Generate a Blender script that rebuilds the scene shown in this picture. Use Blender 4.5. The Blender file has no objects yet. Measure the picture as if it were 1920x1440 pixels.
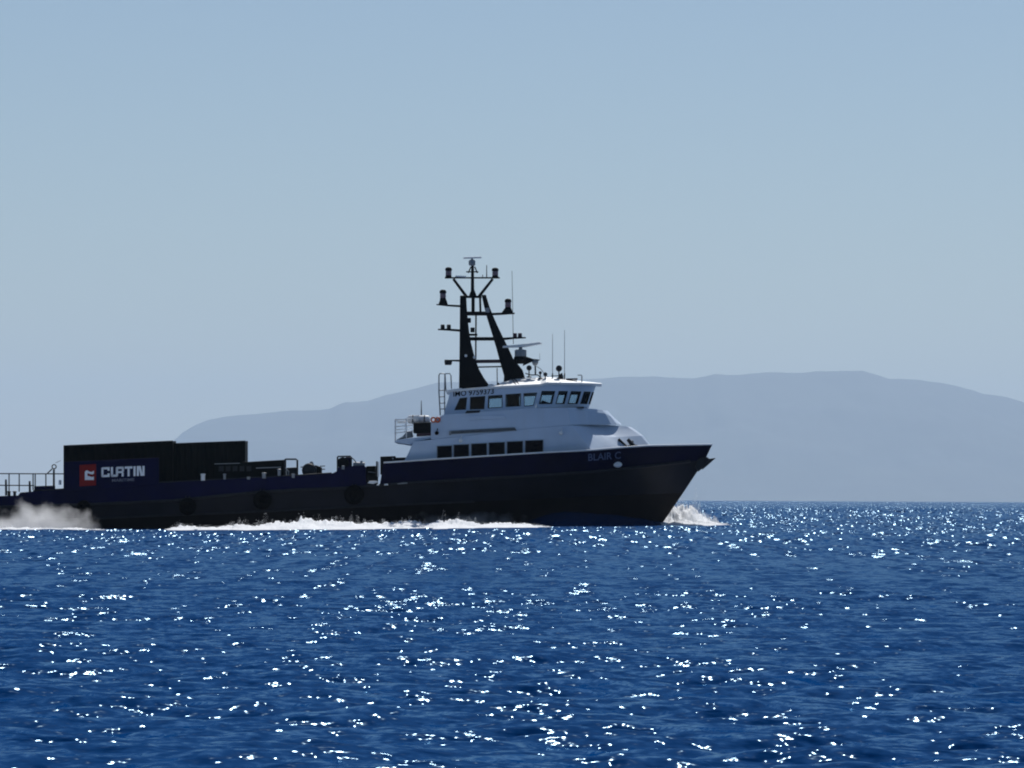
import bpy, math, random
import numpy as np
from mathutils import Vector, noise as mnoise

random.seed(7)
rng = np.random.default_rng(11)
scene = bpy.context.scene
col = scene.collection
R = math.radians

# ------------------------------------------------------------------ camera
CAM = Vector((0.0, -255.0, 1.6))
FPX = 7500.0                       # focal length in photo pixels (photo is 1920 wide)
PITCH = math.atan((936.2 - 720.0) / FPX)
ROLL = R(0.28)
cam_d = bpy.data.cameras.new('camera')
cam = bpy.data.objects.new('camera', cam_d)
col.objects.link(cam)
cam_d.sensor_width = 36.0
cam_d.lens = 36.0 * FPX / 1920.0
cam_d.clip_start = 0.5
cam_d.clip_end = 120000.0
FWD = Vector((0, math.cos(PITCH), math.sin(PITCH)))
R0 = Vector((1, 0, 0)); U0 = Vector((0, -math.sin(PITCH), math.cos(PITCH)))
RT = R0 * math.cos(ROLL) + U0 * math.sin(ROLL)
UP = U0 * math.cos(ROLL) - R0 * math.sin(ROLL)
from mathutils import Matrix
cam.matrix_world = Matrix(((RT.x, UP.x, -FWD.x, CAM.x), (RT.y, UP.y, -FWD.y, CAM.y),
                           (RT.z, UP.z, -FWD.z, CAM.z), (0, 0, 0, 1)))
scene.camera = cam

# ------------------------------------------------------------------ sky and sun
SUN_EL, SUN_AZ = R(49.5), R(13)      # azimuth measured from +Y (view direction) towards +X
world = bpy.data.worlds.new('World'); scene.world = world
world.use_nodes = True
wn = world.node_tree.nodes; wl = world.node_tree.links
wn.clear()
sky = wn.new('ShaderNodeTexSky'); sky.sky_type = 'NISHITA'
sky.sun_disc = False
sky.sun_elevation = SUN_EL; sky.sun_rotation = SUN_AZ
sky.air_density = 1.0; sky.dust_density = 0.35; sky.ozone_density = 4.0
sky.altitude = 0
bg = wn.new('ShaderNodeBackground'); bg.inputs['Strength'].default_value = 0.066
wo = wn.new('ShaderNodeOutputWorld')
wl.new(sky.outputs[0], bg.inputs[0]); wl.new(bg.outputs[0], wo.inputs[0])

sd = bpy.data.lights.new('sun', 'SUN'); sd.energy = 5.0; sd.angle = R(0.53)
sd.color = (1.0, 0.98, 0.95)
sun = bpy.data.objects.new('sun', sd); col.objects.link(sun)
sdir = Vector((math.sin(SUN_AZ) * math.cos(SUN_EL), math.cos(SUN_AZ) * math.cos(SUN_EL), math.sin(SUN_EL)))
sun.rotation_euler = sdir.to_track_quat('Z', 'Y').to_euler()
sun.location = (60, 200, 200)

vs = scene.view_settings
vs.view_transform = 'Standard'; vs.look = 'None'; vs.gamma = 1.0; vs.exposure = 0.0
vs.use_curve_mapping = False
scene.render.engine = 'CYCLES'
cy = scene.cycles
cy.use_denoising = True
cy.volume_bounces = 4
cy.sample_clamp_direct = 14.0
cy.max_bounces = 8; cy.transparent_max_bounces = 16
cy.filter_width = 2.0
cy.sample_clamp_indirect = 4.0
cy.use_adaptive_sampling = False
cy.volume_max_steps = 256

# ------------------------------------------------------------------ helpers
def at(px, py, Y=-4.9):
    """point of the plane y = Y seen at photo pixel (px, py)"""
    d = FWD + RT * ((px - 960.0) / FPX) + UP * ((720.0 - py) / FPX)
    t = (Y - CAM.y) / d.y
    return CAM + d * t

def lerp(a, b, t): return a + (b - a) * t

def poly_y(pts, x):
    if x <= pts[0][0]: return pts[0][1]
    for (x0, y0), (x1, y1) in zip(pts, pts[1:]):
        if x <= x1: return lerp(y0, y1, (x - x0) / (x1 - x0))
    return pts[-1][1]

def tag(o, label=None, cat=None, group=None, kind=None):
    if label: o['label'] = label
    if cat: o['category'] = cat
    if group: o['group'] = group
    if kind: o['kind'] = kind
    return o

def empty(name, loc):
    o = bpy.data.objects.new(name, None); o.location = loc
    o.empty_display_size = 0.5
    col.objects.link(o)
    return o

def root_loc(o):
    v = Vector((0, 0, 0))
    while o is not None:
        v += Vector(o.location); o = o.parent
    return v

class MB:
    def __init__(s): s.v = []; s.f = []
    def add(s, vs, fs):
        n = len(s.v); s.v += [tuple(v) for v in vs]; s.f += [tuple(n + i for i in f) for f in fs]
        return s
    def box(s, x0, x1, y0, y1, z0, z1):
        return s.hexa([(x0, y0, z0), (x1, y0, z0), (x1, y1, z0), (x0, y1, z0),
                       (x0, y0, z1), (x1, y0, z1), (x1, y1, z1), (x0, y1, z1)])
    def hexa(s, p):
        return s.add(p, [(3, 2, 1, 0), (4, 5, 6, 7), (0, 1, 5, 4), (1, 2, 6, 5), (2, 3, 7, 6), (3, 0, 4, 7)])
    def prism(s, pts, y0, y1):
        """pts: list of (x, z) seen from -Y, extruded y0..y1"""
        n = len(pts)
        a = sum(pts[i][0] * pts[(i + 1) % n][1] - pts[(i + 1) % n][0] * pts[i][1] for i in range(n))
        if a < 0: pts = pts[::-1]
        vs = [(x, y0, z) for x, z in pts] + [(x, y1, z) for x, z in pts]
        fs = [tuple(range(n)), tuple(range(2 * n - 1, n - 1, -1))]
        for i in range(n):
            j = (i + 1) % n
            fs.append((j, i, n + i, n + j))
        return s.add(vs, fs)
    def pprism(s, px, y0, y1):
        """photo pixel outline at y = y0, extruded to y1"""
        return s.prism([(at(a, b, y0).x, at(a, b, y0).z) for a, b in px], y0, y1)
    def cyl(s, p0, p1, r0, r1=None, n=10, caps=True):
        r1 = r0 if r1 is None else r1
        p0, p1 = Vector(p0), Vector(p1)
        d = (p1 - p0).normalized()
        a = d.orthogonal().normalized(); b = d.cross(a)
        vs = []
        for p, r in ((p0, r0), (p1, r1)):
            for i in range(n):
                t = 2 * math.pi * i / n
                vs.append(p + a * (r * math.cos(t)) + b * (r * math.sin(t)))
        fs = [(i, (i + 1) % n, n + (i + 1) % n, n + i) for i in range(n)]
        if caps: fs += [tuple(range(n - 1, -1, -1)), tuple(range(n, 2 * n))]
        return s.add(vs, fs)
    def tube(s, pts, r, n=8):
        pts = [Vector(p) for p in pts]
        for i in range(len(pts)):
            d = (pts[min(i + 1, len(pts) - 1)] - pts[max(i - 1, 0)]).normalized()
            ref = Vector((0, 0, 1)) if abs(d.z) < 0.9 else Vector((0, 1, 0))
            a = d.cross(ref).normalized(); b = a.cross(d)
            s.v += [tuple(pts[i] + a * (r * math.cos(2 * math.pi * k / n)) + b * (r * math.sin(2 * math.pi * k / n))) for k in range(n)]
        base = len(s.v) - n * len(pts)
        for i in range(len(pts) - 1):
            for k in range(n):
                q = base + i * n
                s.f.append((q + k, q + n + k, q + n + (k + 1) % n, q + (k + 1) % n))
        s.f.append(tuple(base + k for k in range(n)))
        s.f.append(tuple(base + (len(pts) - 1) * n + k for k in range(n - 1, -1, -1)))
        return s
    def lathe(s, prof, c, axis='z', n=20, closed=False):
        """prof: (r, h) list around axis through c"""
        c = Vector(c); base = len(s.v); m = len(prof)
        for r, h in prof:
            for k in range(n):
                t = 2 * math.pi * k / n; u, w = r * math.cos(t), r * math.sin(t)
                if axis == 'z': p = c + Vector((u, w, h))
                elif axis == 'y': p = c + Vector((u, h, w))
                else: p = c + Vector((h, u, w))
                s.v.append(tuple(p))
        for i in range(m if closed else m - 1):
            j = (i + 1) % m
            for k in range(n):
                l = (k + 1) % n
                s.f.append((base + i * n + k, base + i * n + l, base + j * n + l, base + j * n + k))
        if not closed:
            s.f.append(tuple(base + k for k in range(n - 1, -1, -1)))
            s.f.append(tuple(base + (m - 1) * n + k for k in range(n)))
        return s
    def loft(s, rows, close=False):
        base = len(s.v); n = len(rows[0])
        for r in rows: s.v += [tuple(p) for p in r]
        for i in range(len(rows) - 1):
            for k in range(n - 1 + (1 if close else 0)):
                l = (k + 1) % n
                s.f.append((base + i * n + k, base + i * n + l, base + (i + 1) * n + l, base + (i + 1) * n + k))
        return s
    def build(s, name, mat, parent=None, smooth=False, bevel=0, fix=True):
        o = root_loc(parent) if parent is not None else Vector((0, 0, 0))
        me = bpy.data.meshes.new(name)
        me.from_pydata([(v[0] - o.x, v[1] - o.y, v[2] - o.z) for v in s.v], [], s.f)
        if fix:
            import bmesh
            bm = bmesh.new(); bm.from_mesh(me)
            bmesh.ops.recalc_face_normals(bm, faces=bm.faces[:])
            bm.to_mesh(me); bm.free()
        me.update()
        if smooth:
            me.polygons.foreach_set('use_smooth', [True] * len(me.polygons))
        me.materials.append(mat)
        ob = bpy.data.objects.new(name, me)
        col.objects.link(ob)
        if parent is not None: ob.parent = parent
        if bevel:
            m = ob.modifiers.new('bevel', 'BEVEL'); m.width = bevel; m.segments = 2
            m.limit_method = 'ANGLE'; m.angle_limit = R(35)
        return ob

# ------------------------------------------------------------------ materials
def new_mat(name):
    m = bpy.data.materials.new(name); m.use_nodes = True
    nt = m.node_tree; nt.nodes.clear()
    out = nt.nodes.new('ShaderNodeOutputMaterial')
    return m, nt, out

def paint(name, rgb, rough=0.45, var=0.25, scale=1.2, streak=0.0, dirt=(0.10, 0.08, 0.06), spec=0.5, metallic=0.0):
    """painted / plain surface: base colour with blotchy fading, fine grain relief and optional rust or salt streaks"""
    m, nt, out = new_mat(name)
    N = nt.nodes.new; L = nt.links.new
    bs = N('ShaderNodeBsdfPrincipled'); L(bs.outputs[0], out.inputs[0])
    tc = N('ShaderNodeTexCoord')
    n1 = N('ShaderNodeTexNoise'); n1.inputs['Scale'].default_value = scale; n1.inputs['Detail'].default_value = 6
    L(tc.outputs['Object'], n1.inputs['Vector'])
    mr = N('ShaderNodeMapRange'); mr.inputs[1].default_value = 0.3; mr.inputs[2].default_value = 0.7
    mr.inputs[3].default_value = 1 - var; mr.inputs[4].default_value = 1 + var
    L(n1.outputs[0], mr.inputs[0])
    hs = N('ShaderNodeMix'); hs.data_type = 'RGBA'; hs.blend_type = 'MULTIPLY'; hs.inputs[0].default_value = 1
    hs.inputs[6].default_value = (*rgb, 1); L(mr.outputs[0], hs.inputs[7])
    c = hs.outputs[2]
    if streak > 0:
        mp = N('ShaderNodeMapping'); mp.inputs['Scale'].default_value = (2.6, 2.6, 0.22)
        L(tc.outputs['Object'], mp.inputs[0])
        n2 = N('ShaderNodeTexNoise'); n2.inputs['Scale'].default_value = 1.0; n2.inputs['Detail'].default_value = 5
        L(mp.outputs[0], n2.inputs['Vector'])
        m2 = N('ShaderNodeMapRange'); m2.inputs[1].default_value = 0.52; m2.inputs[2].default_value = 0.75
        m2.inputs[3].default_value = 0; m2.inputs[4].default_value = streak
        L(n2.outputs[0], m2.inputs[0])
        mx = N('ShaderNodeMix'); mx.data_type = 'RGBA'
        L(m2.outputs[0], mx.inputs[0]); L(c, mx.inputs[6]); mx.inputs[7].default_value = (*dirt, 1)
        c = mx.outputs[2]
    L(c, bs.inputs['Base Color'])
    r2 = N('ShaderNodeMapRange'); r2.inputs[3].default_value = rough * 0.75; r2.inputs[4].default_value = min(1, rough * 1.3)
    L(n1.outputs[0], r2.inputs[0]); L(r2.outputs[0], bs.inputs['Roughness'])
    bs.inputs['Specular IOR Level'].default_value = spec
    bs.inputs['Metallic'].default_value = metallic
    n3 = N('ShaderNodeTexNoise'); n3.inputs['Scale'].default_value = 9; n3.inputs['Detail'].default_value = 3
    L(tc.outputs['Object'], n3.inputs['Vector'])
    bp = N('ShaderNodeBump'); bp.inputs['Strength'].default_value = 0.12; bp.inputs['Distance'].default_value = 0.02
    L(n3.outputs[0], bp.inputs['Height']); L(bp.outputs[0], bs.inputs['Normal'])
    return m

M = {
    'hull': paint('hull_paint', (0.011, 0.012, 0.018), 0.42, 0.3, 0.6, 0.25, (0.012, 0.012, 0.014), spec=0.07),
    'bottom': paint('bottom_paint', (0.009, 0.007, 0.007), 0.6, 0.3, 0.8, 0.3, (0.014, 0.011, 0.009), spec=0.07),
    'navy': paint('navy_paint', (0.0015, 0.002, 0.030), 0.5, 0.25, 0.8, 0.15, (0.006, 0.006, 0.03), spec=0.07),
    'navy_shaded': paint('navy_shaded_paint', (0.001, 0.0013, 0.020), 0.5, 0.25, 0.8, spec=0.06),  # the navy again, darkened in its colour for the shade on the bow flare
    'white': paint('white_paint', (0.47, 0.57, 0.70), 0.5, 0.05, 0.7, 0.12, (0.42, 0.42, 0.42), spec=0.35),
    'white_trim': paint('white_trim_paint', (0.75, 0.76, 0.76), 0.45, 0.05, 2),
    'black': paint('black_paint', (0.006, 0.007, 0.008), 0.6, 0.3, 2, spec=0.06),
    'grey': paint('grey_paint', (0.22, 0.24, 0.26), 0.5, 0.15, 3),
    'steel': paint('galvanised_steel', (0.16, 0.18, 0.2), 0.45, 0.15, 6, metallic=0.3),
    'darksteel': paint('dark_steel', (0.02, 0.022, 0.026), 0.5, 0.25, 4, spec=0.12),
    'green': paint('dark_green_paint', (0.003, 0.005, 0.004), 0.6, 0.3, 1.5, 0.2, (0.012, 0.010, 0.008), spec=0.06),
    'deck': paint('deck_paint', (0.05, 0.045, 0.04), 0.8, 0.3, 2),
    'rubber': paint('rubber', (0.002, 0.002, 0.002), 0.85, 0.3, 5, spec=0.05),
    'red': paint('red_paint', (0.22, 0.007, 0.006), 0.5, 0.1, 2, spec=0.2),
    'letter': paint('letter_white', (0.86, 0.87, 0.88), 0.5, 0.05, 3),
    'letter_dim': paint('letter_grey', (0.16, 0.17, 0.22), 0.5, 0.1, 3),
    'letter_blue': paint('letter_blue_grey', (0.10, 0.13, 0.22), 0.5, 0.15, 3),
    'maroon': paint('maroon_paint', (0.03, 0.006, 0.014), 0.5, 0.2, 3),
    'orange': paint('orange_plastic', (0.55, 0.11, 0.035), 0.5, 0.1, 4),
    'lens': paint('lantern_lens', (0.20, 0.13, 0.15), 0.15, 0.1, 8),
    'rock': paint('island_brush', (0.055, 0.055, 0.040), 0.95, 0.5, 0.0016, spec=0.1),
}

def mat_glass():
    m, nt, out = new_mat('window_glass')
    N = nt.nodes.new; L = nt.links.new
    tr = N('ShaderNodeBsdfTransparent'); tr.inputs[0].default_value = (0.72, 0.80, 0.84, 1)
    gl = N('ShaderNodeBsdfGlossy'); gl.inputs['Roughness'].default_value = 0.03
    fr = N('ShaderNodeFresnel'); fr.inputs[0].default_value = 1.18
    mx = N('ShaderNodeMixShader')
    L(fr.outputs[0], mx.inputs[0]); L(tr.outputs[0], mx.inputs[1]); L(gl.outputs[0], mx.inputs[2])
    L(mx.outputs[0], out.inputs[0])
    return m
M['glass'] = mat_glass()
m, nt, out = new_mat('dark_window_glass')
b = nt.nodes.new('ShaderNodeBsdfPrincipled'); b.inputs['Base Color'].default_value = (0.001, 0.001, 0.004, 1)
b.inputs['Roughness'].default_value = 0.25; b.inputs['Specular IOR Level'].default_value = 0.04
nt.links.new(b.outputs[0], out.inputs[0]); M['dark_glass'] = m

def mat_water():
    m, nt, out = new_mat('sea_water')
    N = nt.nodes.new; L = nt.links.new
    df = N('ShaderNodeBsdfDiffuse'); df.inputs[0].default_value = (0.0006, 0.031, 0.120, 1)   # light scattered back by the water body
    gl = N('ShaderNodeBsdfAnisotropic'); gl.inputs['Color'].default_value = (0.54, 0.80, 1.0, 1)
    gl.inputs['Roughness'].default_value = 0.085
    fre = N('ShaderNodeFresnel'); fre.inputs['IOR'].default_value = 1.333
    mxs = N('ShaderNodeMixShader')
    fk = N('ShaderNodeMath'); fk.operation = 'MULTIPLY'; fk.inputs[1].default_value = 0.40; L(fre.outputs[0], fk.inputs[0])
    L(fk.outputs[0], mxs.inputs[0]); L(df.outputs[0], mxs.inputs[1]); L(gl.outputs[0], mxs.inputs[2])
    L(mxs.outputs[0], out.inputs[0])
    ge = N('ShaderNodeNewGeometry')
    # ripples too small for the mesh: a smooth random tilt of the surface, fixed in the world
    acc = ge.outputs['Normal']
    mg = N('ShaderNodeMapping'); mg.inputs['Scale'].default_value = (0.10, 0.045, 1.0); mg.inputs['Rotation'].default_value = (0, 0, 0.2)
    L(ge.outputs['Position'], mg.inputs[0])
    ng = N('ShaderNodeTexNoise'); ng.inputs['Scale'].default_value = 1.0; ng.inputs['Detail'].default_value = 3
    L(mg.outputs[0], ng.inputs['Vector'])
    gr = N('ShaderNodeMapRange'); gr.inputs[1].default_value = 0.32; gr.inputs[2].default_value = 0.68
    gr.inputs[3].default_value = 0.72; gr.inputs[4].default_value = 1.22
    L(ng.outputs[0], gr.inputs[0])
    lod = N('ShaderNodeAttribute'); lod.attribute_name = 'distance_lod'
    nw_ = N('ShaderNodeMapRange'); nw_.inputs[3].default_value = 0.9; nw_.inputs[4].default_value = 0.12
    L(lod.outputs['Fac'], nw_.inputs[0])
    near_w = N('ShaderNodeMath'); near_w.operation = 'MULTIPLY'; L(nw_.outputs[0], near_w.inputs[0]); L(gr.outputs[0], near_w.inputs[1])
    far_w = N('ShaderNodeMath'); far_w.operation = 'MULTIPLY'; L(lod.outputs['Fac'], far_w.inputs[0]); L(gr.outputs[0], far_w.inputs[1])
    rr_ = N('ShaderNodeMapRange'); rr_.inputs[3].default_value = 0.07; rr_.inputs[4].default_value = 0.15
    L(lod.outputs['Fac'], rr_.inputs[0]); L(rr_.outputs[0], gl.inputs['Roughness'])
    for sc, st, k in (((1.4, 2.0, 1.0), 0.5, 0), ((3.8, 5.4, 1.0), 0.9, 1), ((10.0, 14.0, 1.0), 0.75, 2)):
        mp = N('ShaderNodeMapping'); mp.inputs['Scale'].default_value = sc
        mp.inputs['Rotation'].default_value = (0, 0, 0.25 + 0.5 * k)
        L(ge.outputs['Position'], mp.inputs[0])
        nz = N('ShaderNodeTexNoise'); nz.inputs['Scale'].default_value = 1.0
        nz.inputs['Detail'].default_value = 1.0; nz.inputs['Roughness'].default_value = 0.5
        L(mp.outputs[0], nz.inputs['Vector'])
        sb = N('ShaderNodeVectorMath'); sb.operation = 'SUBTRACT'; sb.inputs[1].default_value = (0.5, 0.5, 0.5)
        L(nz.outputs['Color'], sb.inputs[0])
        ml = N('ShaderNodeVectorMath'); ml.operation = 'MULTIPLY'; ml.inputs[1].default_value = (st, st * 1.25, 0)
        L(sb.outputs[0], ml.inputs[0])
        mg2 = N('ShaderNodeVectorMath'); mg2.operation = 'SCALE'
        L(ml.outputs[0], mg2.inputs[0]); L(near_w.outputs[0], mg2.inputs['Scale'])
        ad = N('ShaderNodeVectorMath'); ad.operation = 'ADD'
        L(acc, ad.inputs[0]); L(mg2.outputs[0], ad.inputs[1]); acc = ad.outputs[0]
    for sc, st, k in (((3.4, 0.45, 1.0), 1.2, 3), ((2.3, 0.07, 1.0), 1.02, 4)):
        mp = N('ShaderNodeMapping'); mp.inputs['Scale'].default_value = sc
        mp.inputs['Rotation'].default_value = (0, 0, 0.0)
        L(ge.outputs['Position'], mp.inputs[0])
        nz = N('ShaderNodeTexNoise'); nz.inputs['Scale'].default_value = 1.0
        nz.inputs['Detail'].default_value = 0.0
        L(mp.outputs[0], nz.inputs['Vector'])
        sb = N('ShaderNodeVectorMath'); sb.operation = 'SUBTRACT'; sb.inputs[1].default_value = (0.5, 0.5, 0.5)
        L(nz.outputs['Color'], sb.inputs[0])
        ml = N('ShaderNodeVectorMath'); ml.operation = 'MULTIPLY'; ml.inputs[1].default_value = (st, st * 1.2, 0)
        L(sb.outputs[0], ml.inputs[0])
        m2 = N('ShaderNodeVectorMath'); m2.operation = 'SCALE'
        L(ml.outputs[0], m2.inputs[0]); L(far_w.outputs[0], m2.inputs['Scale'])
        ad = N('ShaderNodeVectorMath'); ad.operation = 'ADD'
        L(acc, ad.inputs[0]); L(m2.outputs[0], ad.inputs[1]); acc = ad.outputs[0]
    # fixed tilt added to the normals: darkens the sea and moves the glitter leftwards
    le = N('ShaderNodeVectorMath'); le.operation = 'ADD'; le.inputs[1].default_value = (0.185, -0.075, 0)
    L(acc, le.inputs[0]); acc = le.outputs[0]
    no = N('ShaderNodeVectorMath'); no.operation = 'NORMALIZE'
    L(acc, no.inputs[0])
    for q in (df, gl, fre): L(no.outputs[0], q.inputs['Normal'])
    return m
M['water'] = mat_water()

def mat_foam():
    m, nt, out = new_mat('sea_foam')
    N = nt.nodes.new; L = nt.links.new
    d = N('ShaderNodeBsdfDiffuse'); d.inputs[0].default_value = (0.96, 0.97, 0.98, 1)
    t = N('ShaderNodeBsdfTranslucent'); t.inputs[0].default_value = (0.97, 0.98, 0.99, 1)
    mx = N('ShaderNodeMixShader'); mx.inputs[0].default_value = 0.22
    L(d.outputs[0], mx.inputs[1]); L(t.outputs[0], mx.inputs[2]); L(mx.outputs[0], out.inputs[0])
    return m
M['foam'] = mat_foam()

def mat_spray(name, dens, scale, thr):
    """drifting spray: noisy density that thins out towards the top and the rim of the cloud"""
    m, nt, out = new_mat(name)
    N = nt.nodes.new; L = nt.links.new
    tc = N('ShaderNodeTexCoord')
    vol = N('ShaderNodeVolumePrincipled'); vol.inputs['Color'].default_value = (0.96, 0.96, 0.96, 1)
    vol.inputs['Anisotropy'].default_value = 0.3
    nz = N('ShaderNodeTexNoise'); nz.inputs['Scale'].default_value = scale; nz.inputs['Detail'].default_value = 4
    L(tc.outputs['Object'], nz.inputs['Vector'])
    # generated coords: radial fall-off in plan, linear in height
    mp = N('ShaderNodeMapping'); mp.vector_type = 'POINT'
    mp.inputs['Location'].default_value = (-1, -1, 0); mp.inputs['Scale'].default_value = (2, 2, 1)
    L(tc.outputs['Generated'], mp.inputs[0])
    ln = N('ShaderNodeVectorMath'); ln.operation = 'LENGTH'; L(mp.outputs[0], ln.inputs[0])
    fo = N('ShaderNodeMapRange'); fo.inputs[1].default_value = 1.0; fo.inputs[2].default_value = 0.25
    fo.inputs[3].default_value = -0.35; fo.inputs[4].default_value = 0.35
    L(ln.outputs['Value'], fo.inputs[0])
    ad = N('ShaderNodeMath'); ad.operation = 'ADD'; L(nz.outputs[0], ad.inputs[0]); L(fo.outputs[0], ad.inputs[1])
    rg = N('ShaderNodeMapRange'); rg.inputs[1].default_value = thr; rg.inputs[2].default_value = thr + 0.35
    rg.inputs[3].default_value = 0; rg.inputs[4].default_value = dens
    L(ad.outputs[0], rg.inputs[0]); L(rg.outputs[0], vol.inputs['Density'])
    L(vol.outputs[0], out.inputs['Volume'])
    return m

# ------------------------------------------------------------------ the sea
def swell(x, y):
    """long low swell: the water lies lower towards the vessel's stern"""
    a = 1.0 / (1.0 + np.exp((x + 6.0) / 6.0))
    d = y - CAM.y
    b = np.clip((d - 60.0) / 110.0, 0, 1); c = np.clip((420.0 - d) / 130.0, 0, 1)
    return -0.42 * a * b * b * (3 - 2 * b) * c * c * (3 - 2 * c)
def make_sea():
    cols = 440
    dl = [14.0]
    while dl[-1] < 4200.0:
        q = dl[-1]
        dl.append(q + (max(0.065, min(q * 0.0035, 0.27)) if q < 350 else 0.28 + (q - 350) * 0.007))
    d = np.array(dl); rows = len(d)
    step = np.gradient(d)
    u = np.linspace(-1, 1, cols)
    half = 0.14 * d + 6.0
    X = half[:, None] * u[None, :]
    Y = CAM.y + np.repeat(d[:, None], cols, 1)
    cell = np.maximum(step, 2 * half / cols)[:, None]
    Z = np.zeros_like(X)
    nw = 110
    lam = 0.20 * (5.0 / 0.20) ** (rng.random(nw) ** 1.0)
    th = rng.normal(0, 0.45, nw) + 0.10           # travel direction about -Y (towards the viewer)
    ph = rng.random(nw) * 2 * math.pi
    # gusts: slow patches of rougher and calmer water
    gust = 0.80 + 0.36 * np.sin(X * 0.045 + 0.9 * np.sin(Y * 0.021) + 1.0) * np.sin(Y * 0.057 + 0.8 * np.sin(X * 0.03) + 0.5) \
         + 0.18 * np.sin(Y * 0.19 + X * 0.05 + 2.0 * np.sin(X * 0.021))
    for i in range(nw):
        k = 2 * math.pi / lam[i]
        slope = 0.043 * min(1.0, (0.75 / lam[i]) ** 0.9)
        fade = np.clip((lam[i] / cell - 2.2) / 2.5, 0, 1)
        p = k * (X * math.sin(th[i]) - Y * math.cos(th[i])) + ph[i]
        s = np.sin(p)
        g = gust
        Z += slope / k * fade * g * (s + 0.16 * np.cos(2 * p))
    Z += swell(X, Y)
    far = np.clip((Y - CAM.y - 280) / 300.0, 0, 1)
    for i in range(24):                                # longer seas farther out
        l_ = 5.0 * 4.0 ** rng.random(); k = 2 * math.pi / l_; t_ = rng.normal(0, .6)
        fade = np.clip((l_ / cell - 2.2) / 2.5, 0, 1)
        Z += 0.03 / k * fade * far * np.sin(k * (X * math.sin(t_) - Y * math.cos(t_)) + rng.random() * 6.28)
    v = np.stack([X, Y, Z], -1).reshape(-1, 3)
    idx = np.arange(rows * cols).reshape(rows, cols)
    f = np.stack([idx[:-1, :-1], idx[:-1, 1:], idx[1:, 1:], idx[1:, :-1]], -1).reshape(-1, 4)
    # outer sheet: same object, coarse, out to the horizon and to the sides
    extra_v = []; extra_f = []
    base = len(v)
    ring_in = [tuple(v[idx[0, 0]]), tuple(v[idx[0, -1]]), tuple(v[idx[-1, -1]]), tuple(v[idx[-1, 0]])]
    outer = [(-25000, CAM.y - 4500, 0), (25000, CAM.y - 4500, 0), (25000, 49000, 0), (-25000, 49000, 0)]
    extra_v = outer
    allv = np.vstack([v, np.array(extra_v)])
    def strip(edge, a, b):
        for e0, e1 in zip(edge[:-1], edge[1:]):
            pass
    faces = f.tolist()
    near = idx[0, :].tolist(); far = idx[-1, :].tolist(); left = idx[:, 0].tolist(); right = idx[:, -1].tolist()
    o0, o1, o2, o3 = base, base + 1, base + 2, base + 3
    def fan(edge, a, b):
        h = len(edge) // 2
        for e0, e1 in zip(edge[:h], edge[1:h + 1]): faces.append([e0, a, e1])
        faces.append([edge[h], a, b])
        for e0, e1 in zip(edge[h:-1], edge[h + 1:]): faces.append([e0, b, e1])
    fan(near, o0, o1); fan(right, o1, o2); fan(far[::-1], o2, o3); fan(left[::-1], o3, o0)
    me = bpy.data.meshes.new('sea')
    me.from_pydata(allv.tolist(), [], faces)
    me.polygons.foreach_set('use_smooth', [True] * len(me.polygons))
    me.update()
    import bmesh
    # make all normals point up
    no = np.zeros(len(me.polygons) * 3); me.polygons.foreach_get('normal', no)
    no = no.reshape(-1, 3)
    if (no[:, 2] < 0).any():
        bm = bmesh.new(); bm.from_mesh(me)
        bmesh.ops.reverse_faces(bm, faces=[q for q in bm.faces if q.normal.z < 0])
        bm.to_mesh(me); bm.free()
    # how far out: the coarser mesh there hands its lost slopes over to the material
    at2 = me.attributes.new('distance_lod', 'FLOAT', 'POINT')
    fa = np.clip((np.repeat(d[:, None], cols, 1) - 35.0) / 190.0, 0, 1) ** 0.8
    at2.data.foreach_set('value', np.concatenate([fa.ravel(), np.ones(len(extra_v))]).astype(np.float32))
    me.materials.append(M['water'])
    o = bpy.data.objects.new('sea', me); col.objects.link(o)
    return tag(o, 'deep blue choppy sea glittering with sun', None, None, 'structure')
make_sea()

# ------------------------------------------------------------------ island ridge on the horizon
RIDGE = [(110, 940), (200, 905), (260, 872), (325, 826), (345, 808), (370, 793), (395, 784), (430, 777.5), (480, 774),
         (545, 767), (600, 766), (620, 763), (645, 751), (690, 749), (720, 738), (770, 728), (820, 714), (900, 712),
         (1000, 710), (1080, 708), (1130, 705), (1160, 702), (1220, 701), (1300, 706), (1340, 698), (1375, 699),
         (1440, 694.5), (1490, 695), (1530, 691), (1615, 690.5), (1640, 698), (1662, 706), (1720, 709), (1780, 718),
         (1820, 727), (1840, 734), (1880, 739), (1905, 746), (1930, 755), (2050, 772), (2200, 800), (2400, 850), (2650, 930), (2700, 945)]
def make_island():
    YR = 40000.0
    nx, ny = 420, 60
    vs = []; fs = []
    for j in range(ny):
        w = j / (ny - 1) * 2 - 1                      # -1 shore facing us .. 0 ridge .. 1 back shore
        for i in range(nx):
            px = 110 + (2700 - 110) * i / (nx - 1)
            p = at(px, poly_y(RIDGE, px), YR)
            h = max(p.z, 0.0)
            q = Vector((p.x * 0.00064, w * 1.8, 3.3))
            prof = (1 - abs(w)) ** (1.15 if w < 0 else 1.0)
            gul = mnoise.fractal(q * 1.7, 0.9, 2.0, 5)
            z = h * prof * (1 + 0.30 * gul * (1 - prof) * 1.3) - 4 * abs(w)
            if abs(w) < 0.04: z += h * 0.004 * mnoise.noise(Vector((p.x * 0.008, 0, 0)))
            vs.append((p.x, YR + w * (6000 if w < 0 else 4500), z))
    for j in range(ny - 1):
        for i in range(nx - 1):
            a = j * nx + i
            fs.append((a, a + 1, a + nx + 1, a + nx))
    m = MB(); m.v = vs; m.f = fs
    o = m.build('hills', M['rock'], None, smooth=True)
    return tag(o, 'long hazy island ridge on the horizon', None, None, 'structure')
make_island()

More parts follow.
